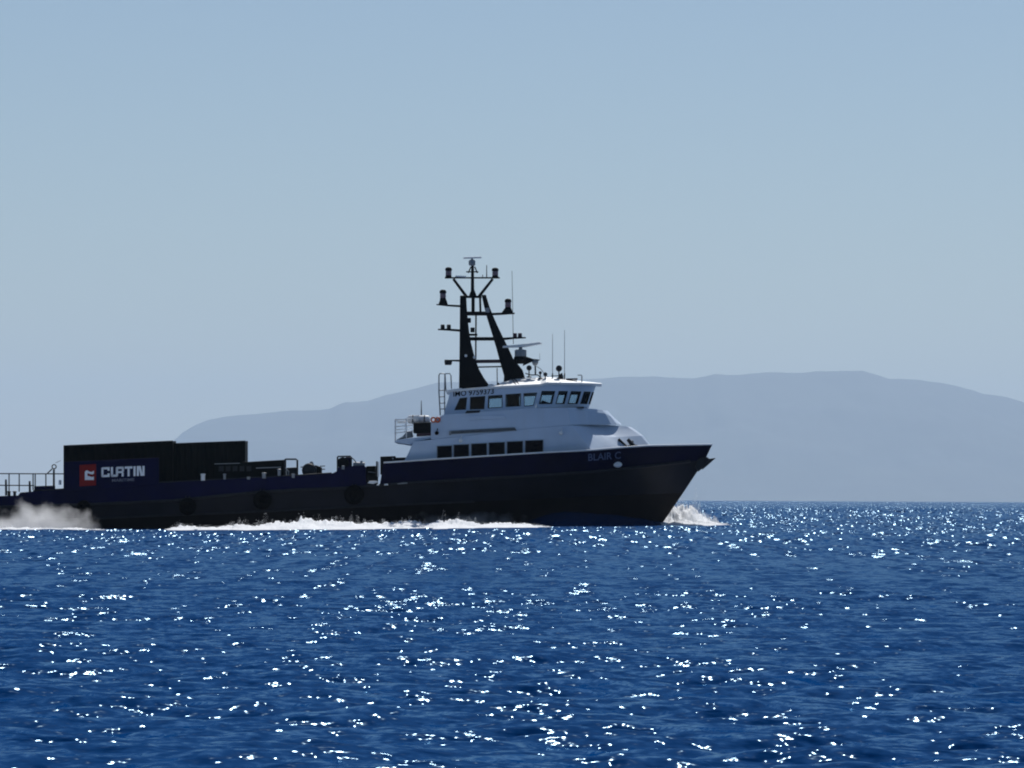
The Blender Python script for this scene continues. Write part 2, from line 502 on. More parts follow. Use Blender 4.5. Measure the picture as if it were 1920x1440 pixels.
# ------------------------------------------------------------------ haze
def make_haze():
    m, nt, out = new_mat('haze_air')
    v = nt.nodes.new('ShaderNodeVolumePrincipled')
    v.inputs['Color'].default_value = (0.665, 0.82, 0.955, 1)
    v.inputs['Density'].default_value = 3.5e-5
    v.inputs['Anisotropy'].default_value = 0.06
    nt.links.new(v.outputs[0], out.inputs['Volume'])
    o = MB().box(-26000, 26000, CAM.y - 5000, 50000, -14, 1450).build('haze', m)
    return tag(o, 'pale blue sea haze fading the island', None, None, 'stuff')
make_haze()

# ------------------------------------------------------------------ the vessel
ship = empty('supply_vessel', at(640, 985, 0))
ship.location.z = 0
tag(ship, 'dark navy offshore supply vessel with white wheelhouse and black mast, steaming right', 'ship')

XST = -90.0
K_LINE = [(-90, 953), (60, 949), (160, 946), (320, 939), (475, 923.5), (560, 918), (640, 915.5), (700, 911),
          (760, 906), (880, 899), (1000, 892), (1110, 885), (1215, 874), (1322, 862)]
L_LINE = [(-90, 979), (160, 973), (320, 966), (475, 960), (640, 952), (720, 948), (900, 940), (1100, 931), (1281, 924)]
T_LINE = [(700, 869.5), (711, 869), (800, 863), (880, 858), (1018, 849.5), (1110, 845), (1160, 840.5), (1215, 836.5), (1270, 835.5), (1335, 834.5)]
def half(level, s):
    B, s0, p = {'B': (4.2, .45, 1.5), 'W': (4.6, .52, 1.6), 'L': (4.75, .60, 1.9), 'K': (4.88, .73, 2.2), 'T': (4.92, .77, 2.6)}[level]
    if s <= s0: return B
    return B * (1 - ((s - s0) / (1 - s0)) ** p)
STEM = {'B': 1205, 'W': 1240, 'L': 1281, 'K': 1322, 'T': 1335}
def hp(level, s):
    px = XST + s * (STEM[level] - XST)
    b = half(level, s)
    if level == 'B': p = at(px, 985, -b); return Vector((p.x, -b, -1.3))
    if level == 'W': p = at(px, 985, -b); return Vector((p.x, -b, 0.02))
    line = {'L': L_LINE, 'K': K_LINE, 'T': T_LINE}[level]
    return at(px, poly_y(line, px), -b)
def mirror(p): return Vector((p.x, -p.y, p.z))
NS = 90
SS = [1 - (1 - i / NS) ** 1.25 for i in range(NS + 1)]

def hull_rows(levels):
    rows = []
    for (a, b), cnt in zip(zip(levels, levels[1:]), [4] * 9):
        for k in range(cnt):
            t = k / cnt
            rows.append([lerp(hp(a, s), hp(b, s), t) for s in SS])
    rows.append([hp(levels[-1], s) for s in SS])
    return rows
def both_sides(m, rows):
    m.loft(rows); m.loft([[mirror(p) for p in r] for r in rows])
    # transom
    a = [r[0] for r in rows]
    m.loft([a, [mirror(p) for p in a]])
m = MB(); both_sides(m, hull_rows(['L', 'K']))
hull = m.build('hull', M['hull'], ship, smooth=True)
m = MB(); both_sides(m, hull_rows(['B', 'W', 'L']))
bottom = m.build('hull_bottom', M['bottom'], ship, smooth=True)
# rub rails following the hull
for lev, r, nm, smax in (('K', 0.10, 'rub_rail', 0.985), ('L', 0.075, 'fender_rail', 0.72)):
    for sg in (1, -1):
        pts = []
        for s in SS:
            if s > smax: break
            p = hp(lev, s); pts.append(Vector((p.x, (p.y - 0.05) * sg, p.z)))
        MB().tube(pts, r, 6).build(nm, M['darksteel'], hull, smooth=True)
# decks
m = MB()
r0 = [hp('K', s) + Vector((0, 0.05, -0.08)) for s in SS]
m.loft([r0, [mirror(p) for p in r0]]).build('main_deck', M['deck'], ship)
m = MB()
sf = [s for s in SS if XST + s * (STEM['T'] - XST) > 711]
r0 = [lerp(hp('K', s), hp('T', s), 0.45) + Vector((0, 0.03, 0)) for s in sf]
m.loft([r0, [mirror(p) for p in r0]]).build('fore_deck', M['deck'], ship)
# forward bulwark, plate with thickness, and its white capping rail
def bul_rows(off):
    rows = []
    for k in range(7):
        rows.append([lerp(hp('K', s), hp('T', s), k / 6) for s in sf])
    out_ = []
    for r in rows:
        out_.append([Vector((p.x - (off * 0.7 if p.y > -1.0 else 0), min(p.y + off, -0.0), p.z)) for p in r])
    return out_
m = MB()
for sg in (1, -1):
    o_ = bul_rows(0.0); i_ = bul_rows(0.10)
    if sg < 0: o_ = [[mirror(p) for p in r] for r in o_]; i_ = [[mirror(p) for p in r] for r in i_]
    m.loft(o_); m.loft(i_); m.loft([o_[-1], i_[-1]])
    m.loft([[r[0] for r in o_], [r[0] for r in i_]])
bow_bulwark = m.build('bow_bulwark', M['navy_shaded'], ship, smooth=False)
m = MB()
for sg in (1, -1):
    pts = []
    for s in sf:
        p = hp('T', s)
        pts.append(Vector((p.x, (p.y + 0.03) * sg, p.z + 0.035)))
    m.tube(pts, 0.06, 6)
m.build('capping_rail', M['white_trim'], bow_bulwark, smooth=True)
# aft bulwark plates with stanchion ribs
AFT_TOP = [(-90, 931), (0, 930), (34, 929), (38, 923.5), (62, 921.5), (119, 918), (300, 905.5), (460, 897), (560, 892), (622, 888),
           (631, 884), (632, 877), (660, 874), (683, 872.5), (686, 877)]
m = MB()
poly = AFT_TOP + [(x, y - 0.5) for x, y in K_LINE if x < 640][::-1]
poly = AFT_TOP + [(686, poly_y(K_LINE, 686) - 1)] + [(x, y - 1) for x, y in K_LINE if x < 680][::-1]
m.pprism(poly, -4.96, -4.86)
aft_bul = m.build('bulwark', M['navy'], ship)
m = MB(); m.prism([(at(a, b, -4.96).x, at(a, b, -4.96).z) for a, b in poly], 4.86, 4.96)
m.build('bulwark', M['navy'], ship)
m = MB()
m.tube([at(x, y - 1, -4.91) for x, y in AFT_TOP[4:10]], 0.05, 6)
m.build('bulwark_cap', M['darksteel'], aft_bul, smooth=True)
# gate between the bulwarks
m = MB(); m.pprism([(688, 893), (709, 892), (709, 911), (688, 912)], -4.80, -4.72)
m.build('side_gate', M['black'], ship)

# ---- name board with emblem and lettering
m = MB(); m.pprism([(120, 866), (298, 858), (298, 909), (120, 922)], -5.03, -4.975)
board = m.build('name_board', M['navy'], ship, bevel=0.01)
YB = -5.05
m = MB(); m.pprism([(149, 872), (180, 870), (180, 910), (149, 912)], YB, YB + 0.015)
emb = m.build('emblem', M['red'], board)
m = MB()
mk = [(159, 885), (161, 882.3), (164, 882), (168, 884.5), (172, 885), (176, 882.5), (176, 888.2), (172.5, 889.6), (168, 888.4), (164.5, 887.2), (163.6, 889),
      (164.2, 892.4), (168, 893), (172, 894.6), (176, 893.6), (176, 900), (159, 900)]
m.pprism(mk, YB - 0.02, YB - 0.006).build('emblem_mark', M['letter'], board)
def stroke_text(bars, px0, py_base, wpx, hpx, wunits, slope, y, mat, name, parent, polys=()):
    m = MB()
    def mp(u, v): 
        x = px0 + u / wunits * wpx
        return (x, py_base - v * hpx - slope * (x - px0))
    for (u0, u1, v0, v1) in bars:
        m.pprism([mp(u0, v0), mp(u1, v0), mp(u1, v1), mp(u0, v1)], y, y + 0.012)
    for pl in polys: m.pprism([mp(*q) for q in pl], y - 0.002, y + 0.01)
    return m.build(name, mat, parent)
bars = [(0, .22, .06, .94), (.06, .85, .78, 1), (.06, .85, 0, .22), (.63, .85, .64, .785), (.63, .85, .215, .36),
        (.98, 1.2, .06, 1), (1.02, 1.66, 0, .22), (1.5, 1.72, .1, .96), (1.56, 2.27, .78, 1), (2.1, 2.32, .5, .94), (1.715, 2.26, .36, .55), (2.08, 2.3, 0, .365),
        (2.4, 3.2, .78, 1), (2.69, 2.91, 0, .785), (3.3, 3.52, 0, 1), (3.64, 3.86, 0, 1), (4.22, 4.44, 0, 1)]
stroke_text(bars, 190, 894.8, 81, 18.5, 4.44, 0.034, YB, M['letter'], 'lettering', board,
            [[(3.80, 1), (4.05, 1), (4.28, 0), (4.03, 0)]])

def text_mesh(s, name, mat, parent, pl, pr, hpx, y, shear=0.0, bold=0.0, depth=0.01, outline=False):
    """flat lettering on a plane y: lower-left pixel pl, lower-right pixel pr, cap height in pixels"""
    cu = bpy.data.curves.new(name, 'FONT'); cu.body = s; cu.size = 1.0; cu.offset = bold
    cu.extrude = 0.0; cu.resolution_u = 3
    ob = bpy.data.objects.new(name + '_curve', cu)
    col.objects.link(ob)
    dg = bpy.context.evaluated_depsgraph_get()
    me = bpy.data.meshes.new_from_object(ob.evaluated_get(dg))
    bpy.data.objects.remove(ob); bpy.data.curves.remove(cu)
    co = np.zeros(len(me.vertices) * 3); me.vertices.foreach_get('co', co); co = co.reshape(-1, 3)
    mn, mx = co.min(0), co.max(0)
    m = MB()
    o = root_loc(parent)
    res = []
    for c in co:
        u = (c[0] - mn[0]) / (mx[0] - mn[0]); v = (c[1] - mn[1]) / (mx[1] - mn[1])
        x = lerp(pl[0], pr[0], u) + shear * v * hpx; yy = lerp(pl[1], pr[1], u) - v * hpx
        yv = y(x, yy) if callable(y) else y
        p = at(x, yy, yv)
        res.append((p.x - o.x, p.y - o.y, p.z - o.z))
    me.vertices.foreach_set('co', np.array(res).ravel())
    me.name = name
    me.materials.clear(); me.materials.append(mat)
    me.update()
    b = bpy.data.objects.new(name, me); col.objects.link(b); b.parent = parent
    return b
text_mesh('MARITIME', 'lettering', M['letter_dim'], board, (210, 903.6), (252, 901.8), 5.5, YB - 0.002, bold=0.02)

# ---- bow name, follows the flare
def bow_y(px, py):
    def ev(t):
        ss = (px - XST) / (lerp(STEM['K'], STEM['T'], t) - XST)
        p = lerp(hp('K', ss), hp('T', ss), t)
        return at(px, py, p.y).z - p.z, p.y
    lo, hi = 0.0, 1.0
    for _ in range(30):
        md = (lo + hi) / 2
        if ev(md)[0] > 0: lo = md
        else: hi = md
    return ev(lo)[1] - 0.05
text_mesh('BLAIR C', 'lettering', M['letter_blue'], bow_bulwark, (1103, 864.5), (1164, 860.0), 13.5, bow_y, bold=0.012)
# oval hawse light below the name
yy = bow_y(1158, 871) - 0.02
c = at(1158, 871, yy)
m = MB(); m.lathe([(0.0, -0.10), (0.20, -0.09), (0.27, -0.03), (0.28, 0.03), (0.2, 0.08)], c, 'y', 20)
for i, v in enumerate(m.v): m.v[i] = (v[0], v[1], c.z + (v[2] - c.z) * 0.68)
m.build('hawse_plate', M['white_trim'], bow_bulwark, smooth=True)
# anchor in its pocket at the stem
m = MB()
m.pprism([(1316, 879), (1310, 884), (1303, 876), (1308, 862), (1318, 857), (1326, 857), (1331, 861), (1340, 860.5), (1334, 866), (1325, 874), (1318, 880)], -0.45, 0.45)
m.cyl(at(1322, 860, -0.7), at(1322, 860, 0.7), 0.12, 0.12, 8)
m.cyl(at(1325, 863, -0.62), at(1341, 859.5, -0.62), 0.08, 0.03, 6)
m.cyl(at(1325, 863, 0.62), at(1341, 859.5, 0.62), 0.08, 0.03, 6)
m.build('anchor', M['darksteel'], ship)

# ---- white deckhouse, lower tier
def tier(rows_half, name, mat, cap=True, smooth=False):
    """rows_half: levels bottom..top, each a list of (px, py, Y) with Y<=0 from aft to nose; mirrored"""
    m = MB(); rows = []
    for r in rows_half:
        sb = [at(px, py, y) for px, py, y in r]
        rows.append(sb + [mirror(p) for p in sb[::-1]])
    m.loft(rows, close=True)
    if cap:
        n = len(rows[-1]); base = len(m.v)
        h = n // 2
        top = rows[-1]
        m.v += [tuple(p) for p in top]
        for i in range(h - 1):
            m.f.append((base + i, base + i + 1, base + n - 2 - i, base + n - 1 - i))
    o = m.build(name, mat, ship, smooth=True)
    o.data.set_sharp_from_angle(angle=R(9))
    return o
def fr(pts, py_f): return [(px, py_f(px), y) for px, y in pts]
# (px, Y) outline at foot, middle and head of the lower tier; the front is raked back
t0 = [(756, -4.25), (772, -4.25), (1010, -4.25), (1110, -4.05), (1121, -3.6), (1140, -2.95), (1162, -2.25), (1184, -1.5), (1204, -.85), (1217, -0.3), (1220, 0.0)]
t1 = [(768, -4.2), (778, -4.2), (1010, -4.2), (1091, -4.02), (1100, -3.55), (1116, -2.9), (1136, -2.2), (1157, -1.45), (1183, -.85), (1202, -0.3), (1206, 0.0)]
t2 = [(776, -4.15), (783, -4.15), (1010, -4.12), (1069, -4.0), (1076, -3.5), (1088, -2.8), (1099, -2.1), (1115, -1.4), (1143, -.8), (1176, -0.3), (1183, 0.0)]
tm = lambda a, b, t: [(lerp(p[0], q[0], t), lerp(p[1], q[1], t)) for p, q in zip(a, b)]
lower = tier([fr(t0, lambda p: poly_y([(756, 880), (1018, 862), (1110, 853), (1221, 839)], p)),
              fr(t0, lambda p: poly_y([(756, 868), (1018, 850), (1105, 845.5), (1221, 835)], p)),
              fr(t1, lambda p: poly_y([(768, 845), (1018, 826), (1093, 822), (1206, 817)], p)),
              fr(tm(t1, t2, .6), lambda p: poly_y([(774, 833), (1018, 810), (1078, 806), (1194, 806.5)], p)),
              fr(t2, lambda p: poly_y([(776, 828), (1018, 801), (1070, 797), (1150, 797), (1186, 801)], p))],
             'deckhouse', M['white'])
# upper tier that overhangs it and carries the wheelhouse
u0 = [(808, -4.10), (826, -4.10), (1000, -4.08), (1069, -3.97), (1077, -3.52), (1090, -2.88), (1105, -2.22), (1125, -1.62), (1146, -1.15), (1157, -.7), (1163, -.35), (1166, 0.0)]
u1 = [(808, -4.02), (828, -4.02), (1000, -4.00), (1066, -3.92), (1075, -3.46), (1087, -2.82), (1101, -2.16), (1119, -1.56), (1135, -1.08), (1145, -.7), (1150, -.35), (1152, 0.0)]
u2 = [(808, -4.0), (830, -4.0), (1000, -3.98), (1064, -3.88), (1074, -3.42), (1085, -2.78), (1098, -2.1), (1115, -1.5), (1129, -1.02), (1135, -.68), (1138, -.34), (1139, 0.0)]
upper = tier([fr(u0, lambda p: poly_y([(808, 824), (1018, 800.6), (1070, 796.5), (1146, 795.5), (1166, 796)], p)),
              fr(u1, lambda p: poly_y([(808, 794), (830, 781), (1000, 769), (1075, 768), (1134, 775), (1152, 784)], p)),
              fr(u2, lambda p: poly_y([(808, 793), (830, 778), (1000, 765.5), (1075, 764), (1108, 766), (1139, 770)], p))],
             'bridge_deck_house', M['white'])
# ventilation louvres along the side (dark recessed strips with slats)
def louvre(quad, y, parent, n):
    m = MB(); m.pprism(quad, y - 0.02, y + 0.02)
    o = m.build('louvre', M['darksteel'], parent)
    (x0, b0), (x1, b1), (x2, b2), (x3, b3) = quad
    for k in range(n):
        t0_, t1_ = (k + .15) / n, (k + .6) / n
        q = [(lerp(x0, x3, t0_), lerp(b0, b3, t0_)), (lerp(x1, x2, t0_), lerp(b1, b2, t0_)), (lerp(x1, x2, t1_), lerp(b1, b2, t1_)), (lerp(x0, x3, t1_), lerp(b0, b3, t1_))]
        MB().pprism(q, y - 0.05, y - 0.022).build('louvre_slat', M['grey'] if False else M['steel'], o)
louvre([(845, 814), (969, 807.5), (965, 801.5), (846, 808)], -4.13, upper, 2)
MB().pprism([(872, 775), (899, 773.5), (901, 769), (875, 770)], -4.08, -4.03).build('vent_box', M['darksteel'], upper)
MB().pprism([(880, 788), (950, 785), (944, 778), (880, 780)], -4.09, -4.02).build('side_panel', M['white'], upper, bevel=0.02)
MB().pprism([(842, 816), (846, 815.5), (846, 808), (842, 808)], -4.2, -4.08).build('junction_box', M['grey'], upper)
# saloon windows of the lower tier
for (a, b, t, bt) in [(820, 847, 837, 861.5), (851, 879, 834.5, 860), (884, 912.5, 832.5, 858), (917, 946, 830.5, 856), (951, 980, 828.5, 854), (985, 1018, 826.5, 851)]:
    yo = -4.25
    f = MB()
    q = [(a - 1, bt + .5), (b + 1, bt - 1), (b + 1, t - 2), (a - 1, t - .5)]
    f.pprism(q, yo - 0.02, yo + 0.05)
    w = f.build('window', M['steel'], lower)
    q2 = [(a + .4, bt), (b - .4, bt - 1), (b - .4, t - 1), (a + .4, t)]
    MB().pprism(q2, yo - 0.035, yo - 0.024).build('pane', M['dark_glass'], w)
# deck lights on the house side
for (px, py, y) in [(864, 826, -4.25), (1052, 812, -4.2), (819, 812, -4.15)]:
    m = MB(); c = at(px, py, y)
    m.lathe([(0.02, -0.22), (0.11, -0.2), (0.13, -0.12), (0.05, 0.0), (0.05, 0.05)], c, 'y', 14)
    m.cyl(c + Vector((0, -.05, 0)), c + Vector((0.05, -.05, .3)), 0.03, 0.03, 6)
    m.build('deck_light', M['white_trim'] if px != 819 else M['black'], lower, smooth=True)

# ---- aft balcony with rails and lockers
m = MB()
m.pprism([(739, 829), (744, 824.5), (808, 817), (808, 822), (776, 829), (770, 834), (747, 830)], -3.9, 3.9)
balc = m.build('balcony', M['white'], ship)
def rails(name, parent, posts, tops, r, y, mat, base):
    """posts: (px, py_top, py_base) ; tops: list of polylines of (px, py)"""
    for px, a, b in posts:
        MB().cyl(at(px, b, y), at(px, a, y), r, r, 6).build('rail_post', mat, parent, smooth=True)
    for pl in tops:
        MB().tube([at(a, b, y) for a, b in pl], r, 6).build('rail_bar', mat, parent, smooth=True)
rails('rail', balc, [(741, 786, 829), (762, 784, 826)], [[(741, 787), (762, 786), (776, 784)], [(740, 800), (775, 797)], [(739, 812), (775, 808)]], 0.035, -3.85, M['white_trim'], 0)
rails('rail', balc, [(742, 787, 828), (760, 785, 826)], [[(742, 788), (776, 785)], [(741, 806), (775, 803)]], 0.03, 3.8, M['white_trim'], 0)
for k in range(5):
    yv = -3.85 + 7.65 * (k + .5) / 5
    MB().cyl(at(741.5, 829, yv), at(742, 787, yv), 0.03, 0.03, 6).build('rail_post', M['white_trim'], balc)
MB().tube([at(741.5, 787, -3.85), at(742, 787.5, 3.8)], 0.035, 6).build('rail_bar', M['white_trim'], balc)
MB().pprism([(745, 793.5), (761, 792.5), (761, 788.5), (745, 789.5)], -3.7, -2.6).build('bench', M['white_trim'], balc, bevel=.02)
MB().pprism([(744, 824), (774, 819), (772, 808), (762, 810), (755, 818)], -3.2, -1.2).build('wind_baffle', M['grey'], balc)
m = MB(); m.pprism([(775, 812), (809, 810.5), (809, 791.5), (775, 793)], -3.95, -1.5)
locker = m.build('deck_locker', M['black'], balc, bevel=0.03)
MB().pprism([(781, 818), (810, 815.5), (810, 811.5), (781, 813)], -3.98, -1.6).build('locker_plinth', M['maroon'], balc)
MB().cyl(at(790, 781, -2.5), at(790, 751, -2.5), 0.045, 0.02, 6).build('whip_antenna', M['darksteel'], balc)

# ---- wheelhouse
wh = empty('wheelhouse', (0, 0, 0)); wh.parent = ship
YS = -3.2
base_l = lambda p: poly_y([(825, 781), (1000, 767), (1104, 765)], p)
top_l = lambda p: poly_y([(840, 736), (935, 728.5), (1013, 724.5), (1117, 723)], p)
WIN = [((852, 769), (862, 746.5), (876, 745), (873.5, 768)), ((881, 768), (881.5, 744.5), (910, 742.5), (908, 767)),
       ((914.5, 765.5), (915.5, 742), (942, 740.5), (942, 764)), ((948, 763), (948, 739.5), (977, 737.5), (976, 761.5)),
       ((983, 762), (981.5, 737.5), (1007, 736), (1000, 760.5))]
walls = MB()
for sg in (1, -1):
    ya, yb = (YS, YS + 0.09) if sg > 0 else (-YS - 0.09, -YS)
    def pr(q, mm, a=ya, b=yb):
        mm.prism([(at(x, y, YS).x, at(x, y, YS).z) for x, y in q], a, b)
    lb, lt = (831, 778), (845, 735.5)
    prev_b, prev_t = None, None
    for i, (bl, tl, tr, br) in enumerate(WIN):
        if i == 0: L_ = [(831, base_l(831)), (844, top_l(844))]
        # header and sill of this window
        pr([tl, tr, (tr[0], top_l(tr[0])), (tl[0], top_l(tl[0]))], walls)
        pr([bl, br, (br[0], base_l(br[0])), (bl[0], base_l(bl[0]))], walls)
        if i == 0: pr([(831, base_l(831)), (bl[0], base_l(bl[0])), bl, tl, (tl[0], top_l(tl[0])), (844, top_l(844))], walls)
        nb = WIN[i + 1] if i + 1 < len(WIN) else ((1004, 760), (1013, 735.5), None, None)
        pr([(br[0], base_l(br[0])), (nb[0][0], base_l(nb[0][0])), nb[0], nb[1], (nb[1][0], top_l(nb[1][0])), (tr[0], top_l(tr[0])), tr, br], walls)
        # pane and frame
        pn = MB(); yc = (ya + yb) / 2
        pr([bl, tl, tr, br], pn, yc - 0.008, yc + 0.008)
        p_ = pn.build('window_pane', M['glass'], wh)
        fm = MB(); out_y = (ya - 0.015, yb + 0.015)
        Q = [bl, tl, tr, br]; cx = sum(q[0] for q in Q) / 4; cy_ = sum(q[1] for q in Q) / 4
        Qi = [(cx + (q[0] - cx) * 0.90, cy_ + (q[1] - cy_) * 0.90) for q in Q]
        for k in range(4):
            l = (k + 1) % 4
            pr([Q[k], Q[l], Qi[l], Qi[k]], fm, *out_y)
        fm.build('window_frame', M['black'], wh)
# rounded front
XB, XT = at(1004, 765, 0).x, at(1013, 724, 0).x
AB, AT = at(1104, 765, 0).x - XB, at(1117, 724, 0).x - XT
ZB, ZT = at(1060, 766, 0).z, at(1060, 724.3, 0).z
def front(tdeg, v, off=0.0):
    t = R(tdeg)
    a = lerp(AB, AT, v) - off; b = -YS - off; x0 = lerp(XB, XT, v)
    zb = at(1004 + 100 * math.sin(t), base_l(1004 + 100 * math.sin(t)) , 0).z
    return Vector((x0 + a * math.sin(t), -b * math.cos(t), lerp(zb, ZT, v)))
def fpatch(mm, ta, tb, va, vb, th=0.09, o0=0.0, n=1):
    for k in range(n):
        a, b = lerp(ta, tb, k / n), lerp(ta, tb, (k + 1) / n)
        mm.hexa([front(a, va, o0), front(b, va, o0), front(b, va, o0 + th), front(a, va, o0 + th),
                 front(a, vb, o0), front(b, vb, o0), front(b, vb, o0 + th), front(a, vb, o0 + th)])
FW = [(2.5, 16.5), (20.5, 31), (35, 49.5), (54, 70), (74.5, 88.5)]
FW = FW + [(180 - b, 180 - a) for a, b in FW[::-1]]
edges = [0] + [x for w in FW for x in w] + [180]
for k in range(0, len(edges) - 1):
    a, b = edges[k], edges[k + 1]
    if k % 2 == 0: fpatch(walls, a, b, 0, 1, n=1)
    else:
        fpatch(walls, a, b, 0, 0.16, n=2); fpatch(walls, a, b, 0.73, 1, n=2)
        pn = MB(); fpatch(pn, a, b, 0.16, 0.73, 0.016, 0.037, n=1); pn.build('window_pane', M['glass'], wh)
        fm = MB(); w_ = min(1.3, (b - a) * .1)
        fpatch(fm, a, a + w_, 0.16, 0.73, 0.12, -0.012); fpatch(fm, b - w_, b, 0.16, 0.73, 0.12, -0.012)
        fpatch(fm, a + w_, b - w_, 0.66, 0.73, 0.12, -0.012); fpatch(fm, a + w_, b - w_, 0.16, 0.20, 0.12, -0.012)
        fm.build('window_frame', M['black'], wh)
# aft wall
pa, pb = at(831, base_l(831), YS), at(844, top_l(844), YS)
walls.hexa([(pa.x, YS + .09, pa.z), (pa.x + .09, YS + .09, pa.z), (pa.x + .09, -YS - .09, pa.z), (pa.x, -YS - .09, pa.z),
            (pb.x, YS + .09, pb.z), (pb.x + .09, YS + .09, pb.z), (pb.x + .09, -YS - .09, pb.z), (pb.x, -YS - .09, pb.z)])
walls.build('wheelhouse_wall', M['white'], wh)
# inside: floor, dark chart room casing, helm console, helm chair
MB().pprism([(834, 776), (1095, 765), (1095, 762.5), (834, 773)], -3.0, 3.0).build('wheelhouse_floor', M['deck'], wh)
MB().pprism([(847, 772), (912, 768), (912, 730), (850, 734)], -1.6, 1.6).build('chart_room', M['navy'], wh)
MB().pprism([(950, 767), (974, 766), (974, 728), (950, 729)], -1.2, 1.2).build('stair_casing', M['navy'], wh)
MB().pprism([(1014, 765), (1052, 763.5), (1056, 757), (1030, 755), (1016, 750)], -2.2, 2.2).build('helm_console', M['darksteel'], wh, bevel=.04)
m = MB(); m.pprism([(1011, 762), (1024, 762), (1023, 758), (1015, 757), (1013, 743), (1009, 742)], -0.4, 0.4)
m.build('helm_chair', M['black'], wh, bevel=.05)
# roof: overhanging plate with a cambered white crown
def roof():
    m = MB()
    st = []
    for i in range(25):
        px = lerp(838, 1013, i / 24)
        st.append((at(px, 724, 0).x, 3.32, at(px, top_l(px) - 0.3, YS).z, px))
    nose = []
    for i in range(1, 19):
        t = R(90 * i / 18)
        x = XT + (AT + 0.40) * math.sin(t)
        px = 1013 + 115 * math.sin(t)
        nose.append((x, 3.32 * math.cos(t) + 0.02, ZT + 0.01, px))
    st += nose
    rows = []
    ny = 16
    for (x, b, z, px) in st:
        crown = poly_y([(838, 0.05), (925, 0.10), (945, 0.36), (965, 0.5), (1005, 0.5), (1050, 0.36), (1090, 0.18), (1128, 0.05)], px)
        row = []
        for k in range(ny + 1):
            w = k / ny * 2 - 1
            row.append((x, b * w, z + 0.14 + crown * (1 - abs(w) ** 2.2)))
        rows.append(row)
    m.loft(rows)
    # edge band and underside
    m.loft([[(x, -b, z) for x, b, z, p in st], [(x, -b, z + .14) for x, b, z, p in st]])
    m.loft([[(x, b, z) for x, b, z, p in st], [(x, b, z + .14) for x, b, z, p in st]])
    m.loft([[(x, -b, z) for x, b, z, p in st], [(x, b, z) for x, b, z, p in st]])
    x, b, z, p = st[0]
    m.f.append(tuple(len(m.v) + i for i in range(4)))
    m.v += [(x, -b, z), (x, b, z), (x, b, z + .14), (x, -b, z + .14)]
    return m.build('wheelhouse_roof', M['white_trim'], wh)
rf = roof()
text_mesh('IMO 9759373', 'lettering', M['black'], wh, (850, 744.0), (926, 738.5), 10.5, YS - 0.012, bold=0.018)
# roof ladder up the aft side, hoops over the top
for y in (-2.9, -2.2):
    for x0 in ((823, 835) if y == -2.9 else (836, 846)):
        pass
lad = MB().tube([at(825.5, 779, -3.0), at(823, 735, -3.0), at(823, 704, -3.0), at(824.5, 700.5, -3.0), at(833, 700.5, -3.0), at(834.5, 704, -3.0), at(836, 733, -3.0)], 0.04, 6).build('roof_ladder', M['steel'], ship, smooth=True)
MB().tube([at(834, 779, -2.3), at(833.5, 735, -2.3), at(834, 704, -2.3), at(835.5, 700.5, -2.3), at(843.5, 700.5, -2.3), at(845.5, 704, -2.3), at(846.5, 729, -2.3)], 0.035, 6).build('ladder_rail', M['steel'], lad, smooth=True)
for yv, xa in ((732, 823), (744, 823.5), (756, 824.3), (767, 825)):
    MB().cyl(at(xa, yv, -3.0), at(xa + 10.5, yv - .3, -2.35), 0.03, 0.03, 6).build('rung', M['steel'], lad, smooth=True)
MB().pprism([(836, 735.5), (862, 733), (866, 727.5), (846, 730), (836, 733.5)], -3.3, -2.2).build('roof_step', M['white_trim'], wh)

# ---- mast
mast = empty('mast', (0, 0, 0)); mast.parent = ship
B_ = M['black']
m = MB(); m.pprism([(862.5, 554), (874, 554), (875, 575), (877, 600), (880, 625), (883, 642), (888, 662), (893, 678), (898, 692), (907, 708), (920, 726), (918, 731), (860.5, 733), (861.5, 660)], -0.55, 0.55)
m.build('mast_leg', B_, mast, bevel=0.04)
m = MB(); m.pprism([(903, 553), (911, 552.5), (917.5, 574), (925, 593), (933, 611), (943, 632), (954, 654), (963, 674), (972, 684), (980, 694), (986, 714), (944, 718), (945, 704), (938, 680), (931, 654), (923, 627), (913, 595), (907, 572)], -0.4, 0.4)
m.build('mast_leg', B_, mast, bevel=0.04)
bar_i = 0
def mbar(q, w=0.22, mat=None, name='crossarm'):
    return MB().pprism(q, -w, w).build(name, mat or B_, mast)
mbar([(874, 584), (916, 584), (917, 591), (875, 591)], .3, name='crossbar')
mbar([(880, 632), (928, 632), (930, 638), (881, 638)], .3, name='crossbar')
mbar([(888, 674.5), (940, 674), (941, 680), (888, 680.5)], .3, M['maroon'], 'crossbar')
mbar([(892, 687), (943, 686), (943, 688.5), (892, 689.5)], .1, name='crossbar')
mbar([(818, 570), (863, 572), (863, 575.5), (840, 574), (818, 571.5)])
mbar([(915, 587), (938, 586), (965, 586), (965, 588.5), (940, 590), (917, 591)])
mbar([(821, 616.5), (838, 616), (862, 617.5), (862, 621.5), (838, 619.5), (821, 618.5)])
mbar([(942, 633), (962, 632), (986, 632), (986, 634), (965, 635), (944, 637.5)])
mbar([(833, 674.5), (862, 674.5), (862, 678), (847, 677), (834, 677.5)])
mbar([(834, 519.5), (937, 519.5), (937, 522), (834, 522)], .12, name='yard')
for a, b in (((850, 523), (876, 558)), ((924, 523), (898, 556))):
    MB().cyl(at(*a, 0), at(*b, 0), 0.085, 0.10, 8).build('yard_brace', B_, mast)
m = MB(); m.cyl(at(886, 556, 0), at(886, 496, 0), 0.12, 0.09, 10); m.cyl(at(886.5, 557, 0), at(886.5, 543, 0), 0.28, 0.10, 10)
m.build('topmast', B_, mast)
m = MB(); m.cyl(at(887, 590, 0), at(887, 555, 0), 0.11, 0.11, 8); m.build('topmast_post', B_, mast)
